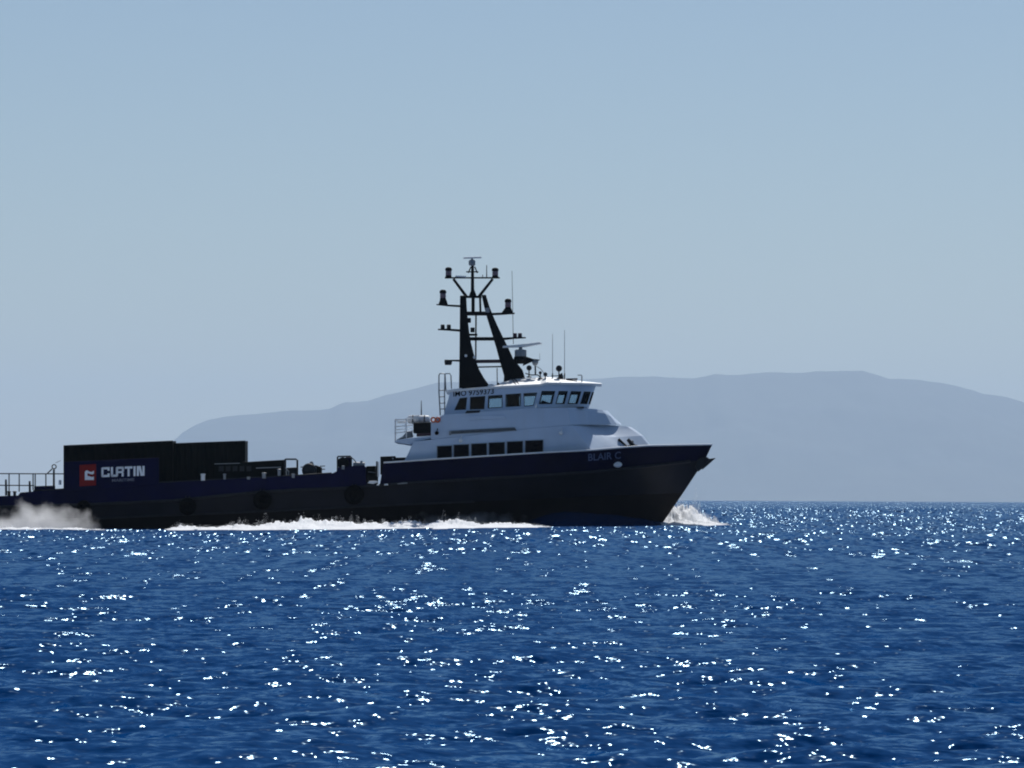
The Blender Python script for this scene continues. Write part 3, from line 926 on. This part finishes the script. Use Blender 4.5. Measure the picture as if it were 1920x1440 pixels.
m = MB(); m.cyl(at(901, 588, .2), at(900, 556, .2), 0.07, 0.07, 8); m.build('topmast_post', B_, mast)
MB().pprism([(872, 554.5), (903, 554.5), (903, 558), (872, 558)], -.35, .35).build('masthead_plate', B_, mast)
m = MB(); m.cyl(at(892, 674, .1), at(892.5, 591, .1), 0.05, 0.05, 8); m.build('mast_post', B_, mast)
mbar([(874, 508.5), (897, 508.5), (897, 510.5), (874, 510.5)], .1, name='yard')
m = MB(); m.cyl(at(878, 512, 0), at(883, 500, 0), 0.04, 0.04, 6); m.cyl(at(895, 512, 0), at(890, 500, 0), 0.04, 0.04, 6); m.build('yard_brace', B_, mast)
# top radar
c = at(885, 498, 0)
m = MB(); m.lathe([(0.16, 0.0), (0.21, 0.05), (0.22, 0.28), (0.15, 0.36), (0.06, 0.40), (0.06, 0.45)], c, 'z', 16)
rad = m.build('radar', M['grey'], mast, smooth=True)
MB().pprism([(869, 482), (903, 481), (903, 484), (869, 485)], -.1, .1).build('radar_scanner', M['white_trim'], rad, bevel=.03)
# lanterns on the yards
def lantern(px, pt, pb, w, y=0.0):
    a, b = at(px, pb, y), at(px, pt, y); h = b.z - a.z; r = w / 60.0
    m = MB(); m.lathe([(r * .95, 0), (r * 1.0, h * .1), (r * .8, h * .16)], a, 'z', 16)
    L_ = m.build('lantern', B_, mast, smooth=False)
    MB().lathe([(r * .8, h * .155), (r * .92, h * .2), (r * .92, h * .60), (r * .8, h * .64)], a, 'z', 16).build('lantern_lens', M['lens'], L_, smooth=True)
    MB().lathe([(r * .85, h * .63), (r * 1.05, h * .66), (r * 1.05, h * .82), (r * .8, h * .95), (r * .3, h)], a, 'z', 16).build('lantern_cap', B_, L_, smooth=True)
    MB().cyl(a + Vector((0, -r * 1.05, h * .42)), a + Vector((0, -r * 1.05, h * .52)), .03, .03, 6).build('lantern_clip', M['steel'], L_)
lantern(841, 501, 519.5, 12.5); lantern(928.5, 502, 519.5, 12.5)
lantern(830.5, 543, 562, 12.5); lantern(952.5, 560, 579, 12.5)
for q in ([(822, 570.5), (840, 571.5), (837, 562), (825, 562)], [(940, 587), (962, 586), (959, 578.5), (946, 578.5)]):
    MB().pprism(q, -.25, .25).build('lantern_bracket', B_, mast)
for (x, y) in ((830, 612), (841.5, 612)): 
    MB().pprism([(x - 4, y + 4.5), (x + 4, y + 4.5), (x + 3.6, y - 3.6), (x - 3.6, y - 3.6)], -.16, .16).build('navigation_light', M['darksteel'], mast, bevel=.03)
for (x, y) in ((965.5, 628), (975, 628)):
    MB().pprism([(x - 4, y + 4.5), (x + 4, y + 4.5), (x + 3.6, y - 3.6), (x - 3.6, y - 3.6)], -.16, .16).build('navigation_light', M['maroon'], mast, bevel=.03)
MB().pprism([(834, 684), (846, 684), (848, 677), (833, 677)], -.3, .3).build('floodlight', M['darksteel'], mast, bevel=.03)
for (x, y) in ((886, 618), (879, 600), (914, 581)):
    MB().pprism([(x - 4, y + 5), (x + 4, y + 5), (x + 4, y - 4), (x - 4, y - 4)], -.45, -.2).build('navigation_light', M['grey'] if x == 914 else B_, mast, bevel=.03)
MB().pprism([(877, 625.5), (895, 625.5), (895, 629), (877, 629)], -.45, .2).build('light_shelf', B_, mast)
for (x, t_, b_, r) in ((961, 508, 645, .02), (912.5, 497, 520, .035), (905, 515, 520, .03)):
    MB().cyl(at(x + (1.5 if x == 961 else 0), b_, -.3 if x == 961 else 0), at(x - (1 if x == 961 else 0), t_, -.3 if x == 961 else 0), r, r * .7, 6).build('whip_antenna', M['darksteel'], mast)
for (x, y) in ((873.5, 667), (889.5, 670)):
    MB().lathe([(.03, -.12), (.09, -.1), (.09, .02)], at(x, y, -.57), 'y', 10).build('deck_light', M['white_trim'], mast)
MB().pprism([(853, 519), (874, 520), (874, 517.6), (855, 516.5)], -.35, -.05).build('light_shelf', M['white_trim'], mast)

# ---- wheelhouse-top gear
gear = empty('monkey_island_gear', (0, 0, 0)); gear.parent = ship
c = at(976, 682, -0.3)
MB().lathe([(0.30, 0), (0.45, .25), (0.42, .42), (.36, .46)], c, 'z', 16).build('radar_pedestal', B_, gear, smooth=True)
MB().lathe([(0.36, .46), (0.38, .5), (0.38, .86), (.28, .9), (.12, .92), (.1, 1.08)], c, 'z', 18).build('radar_housing', M['grey'], gear, smooth=True)
MB().prism([(at(942, 652, -.3).x, at(942, 652.5, -.3).z), (at(985, 650, -.3).x, at(985, 651, -.3).z), (at(1017, 645, -.3).x, at(1017, 645, -.3).z), (at(1012, 641, -.3).x, at(1012, 641, -.3).z), (at(975, 646, -.3).x, at(975, 646, -.3).z), (at(943, 648.5, -.3).x, at(943, 648.5, -.3).z)], -.48, -.12).build('radar_scanner', M['white_trim'], gear, bevel=.04)
MB().pprism([(985, 668), (1000, 673), (1011, 674), (1011, 676), (998, 678), (980, 686)], -.5, -.1).build('radar_bracket', B_, gear)
c = at(1003.5, 679, -.4)
MB().lathe([(.0, -.26), (.12, -.2), (.2, -.05), (.2, .10), (.12, .13)], c, 'z', 14).build('satellite_dome', M['grey'], gear, smooth=True)
MB().cyl(at(1004, 702, -.4), at(1003.5, 686, -.4), .05, .05, 8).build('dome_post', M['darksteel'], gear)
def searchlight(px, py, r, y, pb):
    c = at(px, py, y)
    m = MB(); m.lathe([(r * .25, .30), (r * .7, .22), (r, .02), (r, -.2), (r * .9, -.22)], c, 'y', 18)
    s_ = m.build('searchlight', M['darksteel'], gear, smooth=True)
    m = MB(); m.cyl(at(px, pb, y), at(px, py + r * 20, y), .04, .04, 6); m.lathe([(.16, 0), (.16, .06), (.05, .1)], at(px, pb, y), 'z', 10)
    m.build('searchlight_post', M['darksteel'], s_)
searchlight(992, 690, .17, -1.6, 708); searchlight(1048, 691, .2, -1.7, 711); searchlight(1022.5, 702, .13, -2.0, 714); searchlight(1013, 699, .1, -1.8, 711)
MB().pprism([(1046, 712), (1057, 711.5), (1056.5, 708), (1054, 699), (1049, 702), (1046, 708)], -1.6, -1.2).build('gear_box', M['darksteel'], gear)
for x, t_ in ((1036, 626), (1058.5, 619)):
    MB().cyl(at(x, 712, -1.8), at(x, 700, -1.8), .04, .04, 6).build('antenna_mount', M['darksteel'], gear)
    MB().cyl(at(x, 701, -1.8), at(x, t_, -1.8), .022, .014, 6).build('whip_antenna', M['grey'], gear)
MB().cyl(at(1012, 676, -.3), at(1012, 662, -.3), .014, .01, 6).build('whip_antenna', M['grey'], gear)
MB().tube([at(985, 700, -1.7), at(995, 703, -1.7), at(1008, 703, -1.7), at(1018, 711, -1.7), at(1030, 716, -1.7)], .04, 6).build('roof_rail', M['darksteel'], gear)
MB().tube([at(1006, 687, -1.2), at(1014, 692, -1.2), at(1020, 700, -1.2), at(1033, 712, -1.2)], .025, 6).build('roof_stay', M['grey'], gear)
MB().tube([at(1033, 705, -1.8), at(1046, 704.5, -1.8), at(1057, 705, -1.8)], .03, 6).build('roof_rail', M['darksteel'], gear)
MB().pprism([(1061, 711), (1083, 712), (1083, 709), (1061, 709.5)], -2.0, -1.2).build('hailer_box', M['navy'], gear, bevel=.02)
MB().tube([at(1083, 703.5, -2.0), at(1090, 703.5, -2.0), at(1091, 704.5, -2.0), at(1091, 717, -2.0)], .035, 6).build('roof_hook', M['steel'], gear)
MB().cyl(at(932.5, 729, -2.2), at(932, 690, -2.2), .03, .03, 6).build('whip_antenna', M['darksteel'], gear)
MB().pprism([(927, 728), (934, 729), (940, 722), (934, 717)], -2.4, -2.0).build('gear_box', M['black'], gear)
MB().lathe([(.0, -.16), (.2, -.12), (.24, 0), (.14, .12), (.0, .15)], at(921, 724, -2.6), 'z', 14).build('satellite_dome', M['white_trim'], gear, smooth=True)
for x in (962, 968):
    MB().tube([at(x + 12, 730 - 0, -3.26) + Vector((-.2, .03, .26)), at(x, 716, -2.4) + Vector((0, 0, .10)), at(x - 5, 711.5, -1.4) + Vector((0, 0, .03))], .03, 5).build('roof_cable', M['darksteel'], gear)
# ---- foredeck windlass
wd = MB()
wd.pprism([(1170, 838), (1196, 836.5), (1195, 834), (1170, 835)], -1.6, 1.0)
windlass = wd.build('windlass', M['darksteel'], ship)
MB().cyl(at(1174, 837, -1.7), at(1159.5, 823, -1.7), .08, .08, 8).build('windlass_lever', M['darksteel'], windlass)
MB().lathe([(.18, -.5), (.24, -.45), (.12, -.4), (.12, .4), (.24, .45), (.18, .5)], at(1182, 832, -.6), 'y', 14).build('windlass_drum', M['darksteel'], windlass, smooth=True)
MB().cyl(at(1188, 837, -1.7), at(1177, 823.5, -1.7), .16, .10, 8).build('windlass_post', M['darksteel'], windlass)

# ---- stern rail, bitts and davit eye
st = empty('stern_rail', (0, 0, 0)); st.parent = ship
for y in (-4.7, 4.7):
    rails('r', st, [(17, 888, 927), (36, 888.5, 922), (62, 888.5, 919), (66, 889, 918), (86, 889, 914)], [[(-90, 888), (0, 888), (122, 888.5)], [(-90, 910.5), (0, 910), (64, 910.3)]], .04, y, M['darksteel'], 0)
MB().cyl(at(101, 918, -4.6), at(101, 880, -4.6), .07, .06, 8).build('davit_post', M['darksteel'], st)
m = MB(); m.lathe([(.13 + .035 * math.cos(t), .035 * math.sin(t)) for t in [k * math.pi / 3 for k in range(6)]], at(101.5, 875, -4.6), 'y', 16, closed=True)
m.build('davit_eye', M['darksteel'], st, smooth=True)
MB().cyl(at(98, 879, -4.6), at(88.5, 888, -4.6), .04, .04, 6).build('davit_arm', M['darksteel'], st)
MB().cyl(at(104, 868, -4.6), at(114, 863.5, -4.6), .02, .015, 6).build('davit_line', M['grey'], st)
MB().pprism([(64, 921), (100, 919), (100, 910.5), (64, 911.5)], -4.7, -3.6).build('stern_locker', M['navy'], st, bevel=.03)
for x, t_, b_ in ((11, 899, 929), (55.5, 902, 922)):
    MB().cyl(at(x + .6, b_, -4.75), at(x, t_, -4.75), .075, .06, 8).build('guide_post', M['darksteel'], st)
for x in (17, 27.5):
    m = MB(); m.cyl(at(x, 932, -4.6), at(x, 922, -4.6), .09, .09, 10); m.lathe([(.13, 0), (.13, .05), (.06, .08)], at(x, 923, -4.6), 'z', 10)
    m.build('bitt', M['darksteel'], st)
MB().lathe([(.09, 0), (.09, .26), (.05, .3)], at(112.5, 909, -4.7), 'z', 10).build('bitt', M['white_trim'], st)
# pale bollards seen along the working deck
for (x, t_, b_, r) in ((380.5, 888, 901, .13), (421, 888, 899, .08), (495, 886, 897, .12), (523.5, 879, 892, .1), (550, 888, 896, .1), (643.5, 873, 880, .09), (466, 894, 899, .1)):
    m = MB(); c = at(x, b_, -5.0); h = at(x, t_, -5.0).z - c.z
    m.lathe([(r, 0), (r, h * .75), (r * 1.25, h * .8), (r * 1.2, h * .95), (r * .6, h)], c, 'z', 12)
    m.build('bollard', M['white_trim'] if r > .12 else M['grey'], ship, smooth=False)
m = MB(); m.cyl(at(709.5, 894, -5.0), at(709.5, 866, -5.0), .05, .05, 8); m.build('gate_post', M['white_trim'], ship)
m = MB(); m.cyl(at(706.5, 894, -4.8), at(706.5, 865, -4.8), .05, .05, 8); m.build('gate_post', M['darksteel'], ship)
for (q, mt) in (([(689, 906), (700, 907.5), (709, 904), (706, 901.5), (693, 901.5)], 'white_trim'), ([(706, 910.5), (711, 910.5), (711, 907.5), (707, 907.5)], 'white_trim'), ([(720, 910), (728, 910), (727, 906.8), (721, 907.2)], 'white_trim'), ([(745, 908), (764, 906.8), (764, 904.5), (755, 904.8), (745, 906.5)], 'grey')):
    MB().pprism(q, -5.08, -4.98).build('mooring_cleat', M[mt], ship, bevel=.02)

# ------------------------------------------------------------------ cargo and gear that could be lifted off
def container(px0, px1, pt0, pt1, pb, y0, y1, label, ribs):
    """steel box with corner posts, top and bottom rails and corrugated side panels; follows the deck's trim"""
    c = at((px0 + px1) / 2, pb, y0)
    root = empty('cargo_container', c); tag(root, label, 'container', 'black containers on the working deck')
    def Zt(u): return lerp(pt0, pt1, u)
    def P(u, v): return (lerp(px0, px1, u), lerp(pb, Zt(u), v))
    for u in (0, 1):
        e = 0.022 if u == 0 else -0.022
        for ya, yb in ((y0, y0 + .18), (y1 - .18, y1)):
            m = MB(); m.prism([(at(*P(q, w), y0).x, at(*P(q, w), y0).z) for q, w in ((u, 0), (u + e, 0), (u + e, 1), (u, 1))], ya, yb)
            m.build('corner_post', M['green'], root)
    for v0, v1, nm in ((0.0, .06, 'bottom_rail'), (.955, 1.0, 'top_rail')):
        m = MB(); m.prism([(at(*P(q, w), y0).x, at(*P(q, w), y0).z) for q, w in ((.022, v0), (.978, v0), (.978, v1), (.022, v1))], y0 + .01, y0 + .15)
        m.build(nm, M['green'], root)
        m = MB(); m.prism([(at(*P(q, w), y0).x, at(*P(q, w), y0).z) for q, w in ((.022, v0), (.978, v0), (.978, v1), (.022, v1))], y1 - .15, y1 - .01)
        m.build(nm, M['green'], root)
    for yb in (y0 + .05, y1 - .05):
        m = MB(); lo = []; hi = []
        for k in range(ribs * 4 + 1):
            u = .02 + .96 * k / (ribs * 4); d = .05 if (k % 4) in (1, 2) else 0.0
            a = at(*P(u, .055), y0); b = at(*P(u, .96), y0)
            s_ = 1 if yb < (y0 + y1) / 2 else -1
            lo.append((a.x, yb + d * s_, a.z)); hi.append((b.x, yb + d * s_, b.z))
        m.loft([lo, hi]); m.build('side_panel', M['green'], root, fix=False)
    a0, a1 = at(*P(.001, .99), y0), at(*P(.999, .99), y0)
    m = MB(); m.hexa([(a0.x, y0 + .1, a0.z - .08), (a1.x, y0 + .1, a1.z - .08), (a1.x, y1 - .1, a1.z - .08), (a0.x, y1 - .1, a0.z - .08),
                      (a0.x, y0 + .1, a0.z), (a1.x, y0 + .1, a1.z), (a1.x, y1 - .1, a1.z), (a0.x, y1 - .1, a0.z)])
    m.build('roof_panel', M['green'], root)
    for u in (.012, .988):
        a, b = at(*P(u, .03), y0), at(*P(u, .97), y0)
        for k in range(2):
            ya = lerp(y0 + .18, y1 - .18, k / 2); yb = lerp(y0 + .18, y1 - .18, (k + 1) / 2)
            m = MB(); m.box(a.x - .03, a.x + .03, ya + .01, yb - .01, a.z, b.z)
            m.build('door_panel', M['green'], root)
    return root
container(119, 324, 835, 826, 920, -3.9, -1.45, 'long black cargo container behind the navy name board', 16)
container(325.5, 460, 831, 826, 912, -3.7, -1.25, 'shorter black cargo container forward of the long one', 11)
def crate(name, label, cat, outline, y0, y1, mat, extra=None):
    c = at(sum(p[0] for p in outline) / len(outline), max(p[1] for p in outline), y0)
    r_ = empty(name, c); tag(r_, label, cat)
    MB().pprism(outline, y0, y1).build('casing', mat, r_, bevel=.03)
    return r_
g = crate('generator_set', 'low dark machinery housing with a pale rail beside the shorter container', 'machinery', [(402, 914), (533, 906), (533, 862), (462, 866), (402, 869)], -4.3, -2.0, M['green'])
MB().pprism([(402, 870.5), (450, 869), (450, 868), (402, 869.3)], -4.34, -4.29).build('trim_strip', M['grey'], g)
MB().pprism([(480, 878.5), (527, 876.5), (527, 875.2), (480, 876.8)], -4.34, -4.29).build('trim_strip', M['grey'], g)
for k in range(5):
    x = 410 + 13 * k
    MB().pprism([(x, 884), (x + 9, 883.4), (x + 9, 873.4), (x, 874)], -4.33, -4.29).build('louvre_panel', M['darksteel'], g)
fr_ = empty('tank_frame', at(545, 900, -4.4)); tag(fr_, 'open steel tube frame around a tank at the machinery housing', 'frame')
MB().tube([at(534, 905, -4.4), at(534, 862, -4.4), at(536, 861, -4.4), at(555, 861, -4.4), at(557.5, 862.5, -4.4), at(557.5, 903, -4.4)], .06, 6).build('frame_tube', M['darksteel'], fr_)
MB().tube([at(534, 905, -3.0), at(534, 862, -3.0), at(536, 861, -3.0), at(555, 861, -3.0), at(557.5, 862.5, -3.0), at(557.5, 903, -3.0)], .06, 6).build('frame_tube', M['darksteel'], fr_)
MB().pprism([(537, 905), (556, 903.5), (556, 876), (537, 877)], -4.1, -3.2).build('tank', M['darksteel'], fr_, bevel=.06)
MB().tube([at(535, 877, -4.4), at(541, 884, -4.4), at(541, 891, -4.4)], .045, 6).build('pipe', M['grey'], fr_)
wn_ = crate('hydraulic_winch', 'squat dark winch with handles standing midway along the deck', 'winch', [(570, 905), (602, 902), (602, 876), (592, 872), (586, 874), (580, 870), (574, 874), (569, 875)], -3.6, -2.2, M['green'])
MB().lathe([(.35, -.5), (.45, -.45), (.3, -.4), (.3, .4), (.45, .45), (.35, .5)], at(580, 882, -3.9), 'y', 18).build('drum', M['darksteel'], wn_, smooth=True)
for y in (874, 880): MB().cyl(at(600, y, -3.4), at(609.5, y - .3, -3.4), .03, .03, 6).build('handle', M['darksteel'], wn_)
MB().cyl(at(570, 875, -3.4), at(563.5, 876, -3.4), .03, .03, 6).build('handle', M['darksteel'], wn_)
MB().cyl(at(592, 888, -3.65), at(592, 875, -3.65), .05, .05, 8).build('pipe', M['steel'], wn_)
MB().lathe([(.12, 0), (.15, .1), (.1, .25), (.05, .3)], at(584, 874, -3.2), 'z', 10).build('filler_cap', M['steel'], wn_)
cb = empty('deck_crane', at(650, 905, -4.4)); tag(cb, 'small deck crane with an open cab frame and curved hose', 'crane')
MB().tube([at(633, 905, -4.5), at(633, 857, -4.5), at(634, 856, -4.5), at(657, 855.5, -4.5), at(658.5, 857, -4.5), at(658.5, 905, -4.5)], .055, 6).build('cab_frame', M['darksteel'], cb)
MB().pprism([(634, 905), (658, 903), (658.5, 857), (648, 857), (647, 862), (640, 866), (635, 874)], -4.4, -3.4).build('cab_body', M['navy'], cb, bevel=.04)
MB().lathe([(.22, -.2), (.36, -.15), (.36, .15), (.22, .2)], at(643, 868, -4.45), 'y', 16).build('sheave', M['black'], cb)
MB().tube([at(659, 858.5, -4.4), at(663, 861, -4.4), at(667, 866, -4.4), at(669, 873, -4.4)], .035, 6).build('hose', M['darksteel'], cb)
m = MB(); a, b_ = at(662, 870.5, -4.3), at(684, 871.5, -4.3); m.cyl(a, b_, .16, .16, 12); m.cyl(at(678, 868, -4.3), at(678, 864, -4.3), .09, .07, 8)
m.build('hydraulic_cylinder', M['grey'], cb, smooth=False)
MB().pprism([(661, 905), (686, 903), (685, 875), (661, 875)], -4.4, -3.3).build('power_pack', M['navy'], cb, bevel=.03)
cr = crate('deck_crate', 'dark crate in the gap behind the gate post', 'crate', [(687, 908), (704, 907), (704, 873.5), (687, 874)], -4.0, -2.6, M['green'])
MB().pprism([(690, 885.5), (704, 886.8), (704, 885.6), (691, 884)], -4.04, -3.99).build('strap', M['grey'], cr)
cr = crate('equipment_box', 'taller black box just aft of the white deckhouse', 'box', [(713, 890), (741, 888), (741, 855), (713, 856)], -3.6, -2.0, M['black'])
MB().pprism([(735, 861), (738.5, 861), (738.5, 858), (735, 858)], -3.64, -3.59).build('latch', M['grey'], cr)
cr = crate('equipment_box', 'lower black box wedged between the taller box and the deckhouse', 'box', [(742, 888), (764, 886), (764, 857.5), (742, 858)], -3.5, -2.0, M['black'])
MB().pprism([(748, 868), (756, 867.5), (756, 865), (748, 865.5)], -3.54, -3.49).build('latch', M['grey'], cr)
# tyre fenders hung on chains
for (px, py, r, lab) in ((157, 951, 13, 'small tyre fender hung under the red emblem near the stern spray'),
                         (352, 950, 16.5, 'tyre fender hung below the shorter black container'),
                         (492, 938, 17.5, 'tyre fender hung below the low machinery housing'),
                         (664, 928, 18.5, 'largest tyre fender, hung below the deck crane')):
    rr = r / 30.0; c = at(px, py, -5.2)
    root = empty('tyre_fender', c); tag(root, lab, 'tyre fender', 'tyres hung along the hull')
    prof = []
    for k in range(14):
        t = 2 * math.pi * k / 14
        prof.append((rr * .66 + rr * .34 * math.copysign(abs(math.cos(t)) ** .7, math.cos(t)), .2 * math.copysign(abs(math.sin(t)) ** .7, math.sin(t))))
    MB().lathe(prof, c, 'y', 28, closed=True).build('tyre', M['rubber'], root, smooth=True)
    MB().lathe([(rr * .36, -.06), (rr * .36, .06)], c, 'y', 20).build('filler_disc', M['rubber'], root)
    for dx in (-4, 4):
        MB().cyl(at(px + dx, py - r * .7, -5.12), at(px + dx * .8, poly_y(K_LINE, px) - 6, -5.02), .03, .03, 6).build('chain', M['darksteel'], root)
# life raft canister and lifebuoys
ra = at(785, 786, -2.6)
lr = empty('life_raft', ra); tag(lr, 'white life raft canister on the balcony locker', 'life raft')
m = MB(); m.lathe([(.0, -.72), (.18, -.70), (.26, -.6), (.27, -.02), (.29, -.015), (.29, .015), (.27, .02), (.26, .6), (.18, .70), (.0, .72)], at(785, 786.5, -3.0), 'x', 18)
m.build('canister', M['white_trim'], lr, smooth=True)
for dx in (-11, 11):
    MB().pprism([(785 + dx - 3, 793), (785 + dx + 3, 792.5), (785 + dx + 2, 788), (785 + dx - 2, 788)], -3.25, -2.75).build('cradle', M['grey'], lr)
    MB().lathe([(.285, -.03), (.285, .03)], at(785 + dx, 786.5, -3.0), 'x', 18).build('strap', M['darksteel'], lr)
for px, lab in ((812.5, 'orange lifebuoy on the balcony, next to the raft canister'), (820.5, 'orange lifebuoy against the wheelhouse tier, forward of the other one')):
    c = at(px, 787, -4.12)
    o = MB().lathe([(.135 + .055 * math.cos(t), .055 * math.sin(t)) for t in [k * math.pi / 4 for k in range(8)]], c, 'y', 20, closed=True).build('lifebuoy', M['orange'], None, smooth=True)
    tag(o, lab, 'lifebuoy', 'lifebuoys on the balcony')

# ------------------------------------------------------------------ wash, foam and spray
def fbm(x, y, z, o=5): return mnoise.fractal(Vector((x, y, z)), 0.9, 2.1, o)
# bow wave: a dark shoulder of water pushed up along the shaded bow
def bow_wave():
    m = MB(); rows = []
    n = 160
    for i in range(n + 1):
        px = lerp(985, 1262, i / n)
        s = min((px - XST) / (STEM['W'] - XST), 1.0)
        hb = half('W', s)
        h = poly_y([(985, .15), (1015, .6), (1050, .92), (1100, .84), (1160, .66), (1210, .35), (1245, .18), (1262, 0.02)], px) * (1 + .12 * fbm(px * .02, 0, 0))
        row = []
        for k in range(13):
            w = k / 12
            y = -hb + 0.2 - w * 4.2
            z = 1.1 * h * (1 - w) ** 1.1 + .05 * fbm(px * .05, w * 4, 1) - .12 * w
            row.append((at(px, 985, y).x, y, z))
        rows.append(row)
    m.loft(rows)
    o = m.build('bow_wave', M['water'], None, smooth=True)
    tag(o, 'smooth blue shoulder of water pushed up along the shaded bow', None, None, 'stuff')
bow_wave()
def foam_band(name, label, x0, x1, ycf, hfun, wid, seed, n, drops):
    """a ridge of broken white water: lumpy crest with many little peaks and flung drops"""
    m = MB(); rows = []
    for i in range(n + 1):
        px = lerp(x0, x1, i / n)
        yc = ycf(px) if callable(ycf) else ycf
        X = at(px, 985, yc).x
        h = hfun(px)
        row = []
        for k in range(25):
            w = k / 24 * 2 - 1                       # -1 the side towards us .. 1 the far side
            e = ((w + 1) / 1.55) ** 1.15 if w < .55 else max(0.0, (1 - w) / .45) ** .7
            y = yc + w * wid * (1 + .15 * fbm(X * .4, seed, 3)) + .2 * fbm(X * 1.1, w * 2, seed + 7)
            rag = .35 + .65 * max(0.0, 1 - abs(w - .55) * 3.0)
            lump = .72 + .5 * fbm(X * .8, y * .5, seed) + rag * (.34 * fbm(X * 2.6, y * 1.6, seed + 2) + .13 * fbm(X * 7.0, y * 4.0, seed + 3))
            z = -.08 + (h * max(lump, .05) + .07) * e + float(swell(X, y))
            row.append((X + .1 * fbm(X * 2, w * 3, seed + 5), y, z))
        rows.append(row)
    m.loft(rows)
    rd = random.Random(int(seed * 10))
    for q in range(drops):
        px = lerp(x0, x1, rd.random()); yc = ycf(px) if callable(ycf) else ycf
        h = hfun(px) * (.35 + .9 * abs(fbm(px * .08, seed, 20))) * (.3 + rd.random() ** 1.5 * 1.5)
        xx = at(px, 985, yc).x; c = Vector((xx, yc + rd.uniform(.1, .8) * wid, h + float(swell(xx, yc)))); r = rd.uniform(.008, .03)
        d = [Vector((rd.uniform(-1, 1), rd.uniform(-1, 1), rd.uniform(-1, 1))).normalized() * r for _ in range(4)]
        m.add([c + u for u in d], [(0, 1, 2), (0, 2, 3), (0, 3, 1), (1, 3, 2)])
    o = m.build(name, M['foam'], None, smooth=True, fix=False)
    tag(o, label, None, None, 'stuff')
    return o
foam_band('foam', 'broken white foam of the wash running along the hull side', 305, 1036, lambda p: lerp(-12.0, -14.8, (p - 305) / 731),
          lambda p: poly_y([(305, .05), (330, .36), (400, .28), (450, .46), (520, .5), (565, .85), (600, .6), (630, .75), (680, .48), (730, .45), (758, .7), (800, .42), (830, .62), (870, .52), (930, .4), (985, .3), (1036, .04)], p), 4.0, 4.0, 1100, 9000)
foam_band('foam', 'low white foam line at the stern under the spray', -100, 215, -12.0,
          lambda p: poly_y([(-100, .16), (60, .2), (130, .17), (180, .08), (215, .0)], p), 3.0, 9.0, 400, 2500)
foam_band('foam', 'white foam thrown ahead and outboard of the stem', 1240, 1372, -2.4,
          lambda p: poly_y([(1234, .2), (1260, .34), (1290, .34), (1340, .22), (1378, .02)], p), 2.2, 14.0, 240, 2500)
foam_band('foam', 'tall white crest of the bow splash on the far side of the stem', 1240, 1366, 2.0,
          lambda p: poly_y([(1238, .5), (1262, 1.5), (1282, 1.9), (1298, 1.6), (1318, .95), (1338, .4), (1372, .03)], p), 3.2, 21.0, 260, 9000)
def spray(name, label, c, size, dens, scale, thr):
    m = MB(); n, k2 = 24, 8
    rows = []
    for j in range(k2 + 1):
        t = math.pi / 2 * j / k2
        rows.append([(c[0] + size[0] * math.cos(t) * math.cos(2 * math.pi * i / n), c[1] + size[1] * math.cos(t) * math.sin(2 * math.pi * i / n), c[2] + size[2] * math.sin(t)) for i in range(n)])
    m.loft(rows, close=True)
    m.f.append(tuple(range(n - 1, -1, -1)))
    o = m.build(name, mat_spray(name + '_mist', dens, scale, thr), None, smooth=True)
    return tag(o, label, None, None, 'stuff')
sp = at(70, 990, -8.5)
spray('spray', 'grey white spray cloud hanging over the water at the stern', (sp.x, -8.6, -.5), (5.9, 1.8, 2.6), .95, .95, .45)
sp = at(1295, 985, 2.0)
spray('spray', 'bright bow spray leaping up ahead of the stem', (sp.x, 1.9, -.1), (2.2, 1.5, 1.7), .7, 1.3, .45)
sp = at(880, 985, -6.6)
spray('spray', 'thin wisps of spray rising off the wash amidships', (sp.x, -6.8, .05), (5.5, 1.0, 1.3), .5, 1.0, .50)
